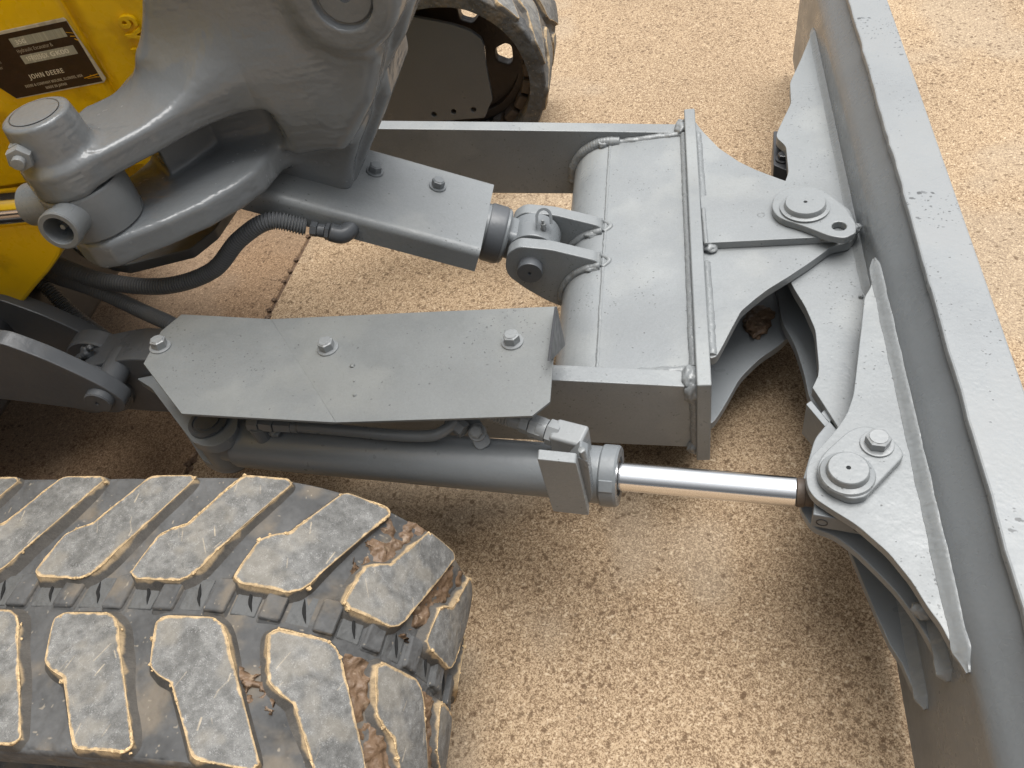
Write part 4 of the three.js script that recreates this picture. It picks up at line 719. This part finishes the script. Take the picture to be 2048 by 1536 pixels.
// outline of one lug: u along the belt, w from the centre line outwards
const LUG = [[0.000, 0.030], [0.004, 0.047], [0.015, 0.081], [0.028, 0.090], [0.048, 0.098], [0.060, 0.115], [0.096, 0.167], [0.103, 0.1705], [0.158, 0.1705], [0.165, 0.164], [0.100, 0.059], [0.090, 0.040], [0.080, 0.028], [0.067, 0.0215], [0.010, 0.0225]];
const lugShape = roundPoly(LUG.map(p => new THREE.Vector2(p[0], p[1])), 0.0035), lugPts = lugShape.getPoints(4);
function lugDist(x, y) { let d = 1e9; for (let i = 0, j = LUG.length - 1; i < LUG.length; j = i++) { const ax = LUG[j][0] - LUG[i][0], ay = LUG[j][1] - LUG[i][1], wx = x - LUG[i][0], wy = y - LUG[i][1], t = clamp((wx * ax + wy * ay) / (ax * ax + ay * ay)); d = Math.min(d, Math.hypot(wx - ax * t, wy - ay * t)); } return d; }
function lugIn(x, y) { let c = false; for (let i = 0, j = LUG.length - 1; i < LUG.length; j = i++) if ((LUG[i][1] > y) !== (LUG[j][1] > y) && x < (LUG[j][0] - LUG[i][0]) * (y - LUG[i][1]) / (LUG[j][1] - LUG[i][1]) + LUG[i][0]) c = !c; return c; }
const LU0 = -0.012, LUW = 0.19, LW0 = 0.008, LWW = 0.175;
const lugMats = [0, 1, 2, 3].map(v => {
  seed = 300 + v; const scr = []; for (let i = 0; i < 9; i++) scr.push([rr(0, 0.16), rr(0.02, 0.17), rr(-0.04, 0.04), rr(0.002, 0.011), rr(0.0003, 0.0009), rr(0.15, 0.6)]);
  const map = colourTex(256, (u, w) => {
    const x = LU0 + u * LUW, y = LW0 + w * LWW, d = lugDist(x, y), inside = lugIn(x, y), o = v * 3.1, f1 = fbm(u + o, w, 9, 4, 401 + v), f2 = fbm(u, w, 28, 3, 411 + v), f3 = fbm(u, w, 5, 3, 421 + v);
    const gr = hash(Math.floor(u * 256), Math.floor(w * 256), 77 + v);
    const fw = step(0.74, 0.9, gr) * step(0.5, 0.7, fbm(u, w, 40, 2, 431 + v)) * 0.35;
    let c = [0.142, 0.140, 0.134].map(q => q * (0.60 + 0.8 * f1) * (0.62 + 0.76 * f2) * (0.78 + 0.44 * gr) + fw * 0.3);
    const dust = step(0.5, 0.75, f3) * 0.35; c = c.map((q, k) => q * (1 - dust) + [0.29, 0.26, 0.21][k] * dust);
    for (const [sx, sy, a, l, wd, st] of scr) { const dx = x - sx - a * (y - sy) / 0.05, in_ = Math.abs(y - sy) < l ? clamp((wd - Math.abs(dx)) / 0.0004 + 0.5) * st * f2 * 1.6 : 0; c = c.map((q, k) => q * (1 - clamp(in_)) + [0.52, 0.43, 0.31][k] * clamp(in_)); }
    const edge = 0.0001 + 0.0030 * step(0.40, 0.75, f3 * 0.55 + f2 * 0.5), s = inside ? 1 - step(edge, edge + 0.0016, d + 0.0022 * (f2 - 0.5)) : (1 - step(0.0002 + 0.0020 * step(0.4, 0.7, f3), 0.0012 + 0.0034 * step(0.4, 0.7, f3), d + 0.002 * (f2 - 0.5))) * 0.85;
    if (!inside) c = [0.066, 0.060, 0.053].map(q => q * (0.5 + f1 + 0.4 * gr));
    const g = 0.45 + 0.9 * f2 + 0.3 * (gr - 0.5); return c.map((q, k) => q * (1 - s) + [0.42, 0.305, 0.175][k] * g * s);
  });
  return std({ map, bumpMap: rubberBump, bumpScale: 0.0012, roughness: 0.85 });
});
const lugFlat = (() => {                     // top face split finely enough to bend round the idler
  const tri = THREE.ShapeUtils.triangulateShape(lugPts.map(p => p.clone()), []); let T = tri.map(t => t.map(i => [lugPts[i].x, lugPts[i].y]));
  for (let pass = 0; pass < 7; pass++) { const N = []; let any = false; for (const t of T) { let e = -1, L = 0.024; for (let k = 0; k < 3; k++) { const a = t[k], b = t[(k + 1) % 3], l = Math.abs(a[0] - b[0]); if (l > L) { L = l; e = k; } } if (e < 0) { N.push(t); continue; } any = true; const a = t[e], b = t[(e + 1) % 3], c = t[(e + 2) % 3], m = [(a[0] + b[0]) / 2, (a[1] + b[1]) / 2]; N.push([a, m, c], [m, b, c]); } T = N; if (!any) break; }
  return T;
})();
function lugGeo(s0, zc, side, wear) {
  const pos = [], uv = [], P = (u, w, h) => { const [x, y] = along(s0 + u, h); return [x, y, zc + side * w]; };
  const put = (a, b, c) => { const q = [a, b, c]; if (side < 0) q.reverse(); for (const [u, w, h] of q) { pos.push(...P(u, w, h)); uv.push((u - LU0) / LUW, (w - LW0) / LWW); } };
  for (const t of lugFlat) put(...[t[0], t[2], t[1]].map(([u, w]) => [u, w, -wear]));
  const n = lugPts.length - (lugPts[0].distanceTo(lugPts[lugPts.length - 1]) < 1e-6 ? 1 : 0), cx = 0.08, cy = 0.09;
  const outw = lugPts.map((p, i) => { const a = lugPts[(i + n - 1) % n], b = lugPts[(i + 1) % n], t = b.clone().sub(a).normalize(); return new THREE.Vector2(t.y, -t.x); });
  const area = THREE.ShapeUtils.area(lugPts.slice(0, n)) > 0 ? 1 : -1;
  const ringAt = (off, h) => lugPts.slice(0, n).map((p, i) => [p.x + outw[i].x * off * area, Math.min(p.y + outw[i].y * off * area, HALF - 0.001), h]);
  const rs = [ringAt(0, -wear), ringAt(0.0008, -wear - 0.0012), ringAt(0.0036, -0.008), ringAt(0.0110, -0.0185)];
  for (let r = 0; r < 3; r++) for (let i = 0; i < n; i++) { const a = rs[r][i], b = rs[r][(i + 1) % n], c = rs[r + 1][i], d = rs[r + 1][(i + 1) % n]; if (area > 0) { put(a, c, b); put(b, c, d); } else { put(a, b, c); put(b, d, c); } }
  const g = new THREE.BufferGeometry(); g.setAttribute('position', new THREE.Float32BufferAttribute(pos, 3)); g.setAttribute('uv', new THREE.Float32BufferAttribute(uv, 2));
  g.computeVertexNormals(); const uvs = g.attributes.uv.clone(); const o = creased(g, 0.7); o.setAttribute('uv', uvs); o.userData.keepUV = true; return o;
}
function bent(g, s, zc, h) {                 // geometry in belt space (x = along, y = up, z = across) onto the belt
  const p = g.attributes.position; for (let i = 0; i < p.count; i++) { const [x, y] = along(s + p.getX(i), h + p.getY(i)); p.setXYZ(i, x, y, zc + p.getZ(i)); } g.computeVertexNormals(); return g;
}
function track(zc, near) {
  const inner = near ? -1 : 1;               // side that faces the middle of the machine
  const prof = [[-HALF, -0.050], [-HALF, -0.016], [-HALF + 0.004, -0.0105], [-HALF + 0.010, -0.0095], [-0.150, -0.0112], [-0.11, -0.0132], [-0.05, -0.0150], [0.05, -0.0150], [0.11, -0.0132], [0.150, -0.0112], [HALF - 0.010, -0.0095], [HALF - 0.004, -0.0105], [HALF, -0.016], [HALF, -0.050], [0.10, -0.053], [-0.10, -0.053]];
  const N = 220, n = prof.length, pos = [], idx = [];
  for (let i = 0; i <= N; i++) { const s = S0 + (S1 - S0) * i / N; for (const [w, h] of prof) { const rough = h > -0.03 && Math.abs(w) < 0.17 ? 0.0022 * noise3(s * 45, w * 45, zc * 7) : 0.0012 * noise3(s * 30, w * 60 + 5, h * 90); const [x, y] = along(s, h + rough); pos.push(x, y, zc + w); } }
  for (let i = 0; i < N; i++) for (let k = 0; k < n; k++) { const a = i * n + k, b = i * n + (k + 1) % n; idx.push(a, a + n, b, b, a + n, b + n); }
  let g = new THREE.BufferGeometry(); g.setAttribute('position', new THREE.Float32BufferAttribute(pos, 3)); g.setIndex(idx); g = creased(g, 0.9);
  const t = part(ex, 'rubber_track', g, M.rubber, near ? 'near rubber track with sandy edged chevron lugs' : 'far rubber track seen from its inner side');
  const base = [near ? -0.69 : -0.66, near ? -0.63 : -0.60], cr = []; let c = 0;
  for (const side of [-1, 1]) for (let k = -5; k < 12; k++) {
    const s = (side * (near ? 1 : -1) < 0 ? base[0] : base[1]) - TX + 0.1335 * k; if (s < S0 + 0.05 || s > S1 - 0.2) continue;
    seed = 900 + k * 7 + side * 3 + (near ? 0 : 500); const wear = rr(0, 0.002);
    part(t, 'lug', lugGeo(s, zc, side, wear), lugMats[Math.floor(rnd() * 4)]);
    if (near && s > -0.5 && s < 0.55) {      // sand caught along the edges of the lugs
      const line = lugPts.map((p, i) => { const [x, y] = along(s + p.x, -wear - 0.0002); return V(x, y, zc + side * p.y); }), sd = k * 5.1 + side;
      line.pop(); cr.push(sweep(line, (q, a, m) => Math.max(0.0004, 0.0 + 0.0020 * noise3(m * 26 + sd, sd, 0) + 0.0010 * noise3(m * 260 + sd, Math.cos(a), Math.sin(a) + sd)), { per: { every: 0.0028 }, seg: 6, closed: true, cap: false }));
      for (let q = 0; q < 7; q++) { const i = Math.floor(rnd() * (lugPts.length - 1)), j = (i + 1) % (lugPts.length - 1), e = lugPts[i].clone().lerp(lugPts[j], rnd()), [x, y] = along(s + e.x + rr(-0.003, 0.003), -wear - rr(0, 0.004)); cr.push(blob(V(x, y, zc + side * (e.y + rr(-0.003, 0.003))), rr(0.0008, 0.0026), 1.3, 0.8, 1.2, 0.5)); }
    }
  }
  if (cr.length) { const m = part(t, 'sand_crust', cr, M.crust); m.userData.kind = 'stuff'; }
  for (let k = near ? -9 : 0; k < (near ? 11 : 0); k++) {        // raised blocks with the pockets of the drive links between them
    const s = -0.667 - TX + 0.0667 * k + 0.0335;
    const gRib = new RoundedBoxGeometry(0.036, 0.018, 0.058, 3, 0.005); { const p = gRib.attributes.position; for (let i = 0; i < p.count; i++) { const x = p.getX(i), z = p.getZ(i), tp = 1 - 0.25 * (p.getY(i) > 0 ? 1 : 0); p.setXYZ(i, x * tp - z * 0.10, p.getY(i) + 0.0016 * noise3(x * 80 + k, z * 80, k), z * tp); } }
    part(t, 'centre_block', bent(gRib, s, zc - 0.010, -0.0165), M.rubber);
    const s2 = s - 0.0335, pk = new RoundedBoxGeometry(0.031, 0.006, 0.040, 3, 0.002), pp = pk.attributes.position; for (let i = 0; i < pp.count; i++) pp.setXYZ(i, pp.getX(i) - pp.getZ(i) * 0.10, pp.getY(i) + 0.0009 * noise3(pp.getX(i) * 120 + k, 3, pp.getZ(i) * 120), pp.getZ(i));
    part(t, 'pocket', bent(pk, s2, zc - 0.010, -0.0170), M.pocket);
    const sl = []; const a0 = rr(-0.004, -0.001); for (let i = 0; i <= 6; i++) sl.push([a0 + i * 0.0016 + 0.0012 * noise3(i * 0.7, k, 3), -0.014 + i * 0.0047]);
    part(t, 'pocket_slit', sweep(sl.map(([u, w]) => { const [x, y] = along(s2 + u, -0.0137); return V(x, y, zc - 0.010 + w); }), q => 0.0003 + 0.0019 * Math.sin(Math.PI * q), { per: 4, seg: 6 }), M.slit);
  }
  if (near) {                                // wet brown mud lying in the grooves near the front
    const mud = (sa, sb, wa, wb, lvl, sd) => { const nu = Math.round((sb - sa) / 0.003), nw = Math.round((wb - wa) / 0.003), P = [], I = [], map = new Int32Array((nu + 1) * (nw + 1)).fill(-1); let q = 0;
      const ok = (i, j) => { const u = i / nu, v = j / nw, e = Math.min(u, 1 - u, v, 1 - v) * 4; return fbm(u * 0.9 + 0.05, v * 0.9 + 0.05, 5, 3, sd) + clamp(e) * 0.5 > lvl; };
      for (let i = 0; i <= nu; i++) for (let j = 0; j <= nw; j++) { const s = sa + (sb - sa) * i / nu, w = wa + (wb - wa) * j / nw, u = i / nu, v = j / nw; const inn = ok(i, j); const hh = inn ? -0.0105 + 0.0045 * noise3(s * 60, w * 60, sd) + 0.003 * noise3(s * 160, w * 160, sd) : -0.034; const [x, y] = along(s, hh); P.push(x, y, zc + w); map[i * (nw + 1) + j] = inn ? 1 : 0; }
      for (let i = 0; i < nu; i++) for (let j = 0; j < nw; j++) { const a = i * (nw + 1) + j, b = a + 1, c = a + nw + 1, d = c + 1; if (map[a] + map[b] + map[c] + map[d] > 0) I.push(a, b, c, b, d, c); }
      const g = new THREE.BufferGeometry(); g.setAttribute('position', new THREE.Float32BufferAttribute(P, 3)); g.setIndex(I); g.computeVertexNormals(); return g; };
    part(t, 'mud_patch', [mud(0.20, 0.36, 0.025, 0.176, 0.42, 501), mud(0.33, 0.50, 0.025, 0.176, 0.5, 502), mud(0.18, 0.30, -0.174, -0.06, 0.62, 503), mud(0.27, 0.44, -0.174, -0.02, 0.60, 504), mud(0.05, 0.15, 0.05, 0.12, 0.88, 505)], M.mud);
  }
  return t;
}
track(0.876, true); track(-0.876, false);
{
  for (const z of [-0.876, 0.876]) {
  const id = group(ex, 'front_idler');
  const c = new THREE.Shape(); c.absarc(0, 0, 0.185, 0, Math.PI * 2);
  for (let k = 0; k < 5; k++) { const a0 = (-4 + 72 * k) * Math.PI / 180, h = new THREE.Path(), pts = [[0.095, -0.20], [0.135, -0.27], [0.150, -0.16], [0.150, 0.16], [0.135, 0.27], [0.095, 0.20]].map(([r, a]) => new THREE.Vector2(r * Math.cos(a0 + a), r * Math.sin(a0 + a))); h.setFromPoints(roundPoly(pts, 0.012).getPoints(4)); c.holes.push(h); }
  const disc = new THREE.ExtrudeGeometry(c, { depth: 0.03, bevelEnabled: true, bevelThickness: 0.004, bevelSize: 0.004, bevelSegments: 2, curveSegments: 40 }); disc.translate(TX, TY, z - 0.015);
  part(id, 'idler_disc', disc, M.rust);
  part(id, 'idler_rim', ring(V(TX, TY, z - 0.045), ZZ, [[0.165, 0], [0.186, 0], [0.188, 0.02], [0.198, 0.028], [0.198, 0.062], [0.188, 0.07], [0.186, 0.09], [0.165, 0.09], [0.165, 0]], 64), M.rust);
  part(id, 'idler_hub', rod(V(TX, TY, z - 0.06), V(TX, TY, z + 0.07), 0.06, 0.006, 40), M.rust);
  const guard = []; for (let k = 0; k < 16; k++) { const s = 0.02 + 0.0667 * k; guard.push(bent(new RoundedBoxGeometry(0.056, 0.03, 0.05, 2, 0.008), s, z + 0.085, -0.062)); }
  for (const g of guard) part(id, 'guide_lug', g, M.rust);
  }
  const tf = group(ex, 'track_frame'), zt = -0.715;
  const P = [[640, 62], [740, 52], [826, 34], [905, 50], [940, 62], [962, 78], [968, 92], [972, 130], [985, 200], [978, 214], [970, 236], [870, 243], [740, 254], [600, 262]].map(([x, y]) => pZ(x, y, zt));
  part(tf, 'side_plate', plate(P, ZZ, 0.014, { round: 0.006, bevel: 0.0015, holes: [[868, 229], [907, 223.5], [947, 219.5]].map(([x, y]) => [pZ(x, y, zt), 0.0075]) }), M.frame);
  part(tf, 'frame_box', box(-1.5, -0.66, 0.10, 0.36, -0.94, -0.74, 0.02), M.black);
}
// ---------------------------------------------------------------- loose things
{
  const p = pY(1512, 650, 0.137);
  const m = part(null, 'mud_clump', [blob(p, 0.022, 1, 0.55, 1.35, 0.35), blob(p.clone().add(V(0.012, 0.004, -0.028)), 0.018, 1.2, 0.5, 1, 0.4)], M.mud);
  m.userData.label = 'small brown clump of dried mud on the dark lower pivot lug'; m.userData.category = 'mud clump';
}

const renderer = new THREE.WebGLRenderer({ antialias: true });
renderer.setSize(1024, 768);
renderer.toneMapping = THREE.LinearToneMapping; renderer.toneMappingExposure = EXPOSURE;
renderer.shadowMap.enabled = true; renderer.shadowMap.type = THREE.PCFSoftShadowMap;
renderer.render(scene, camera);
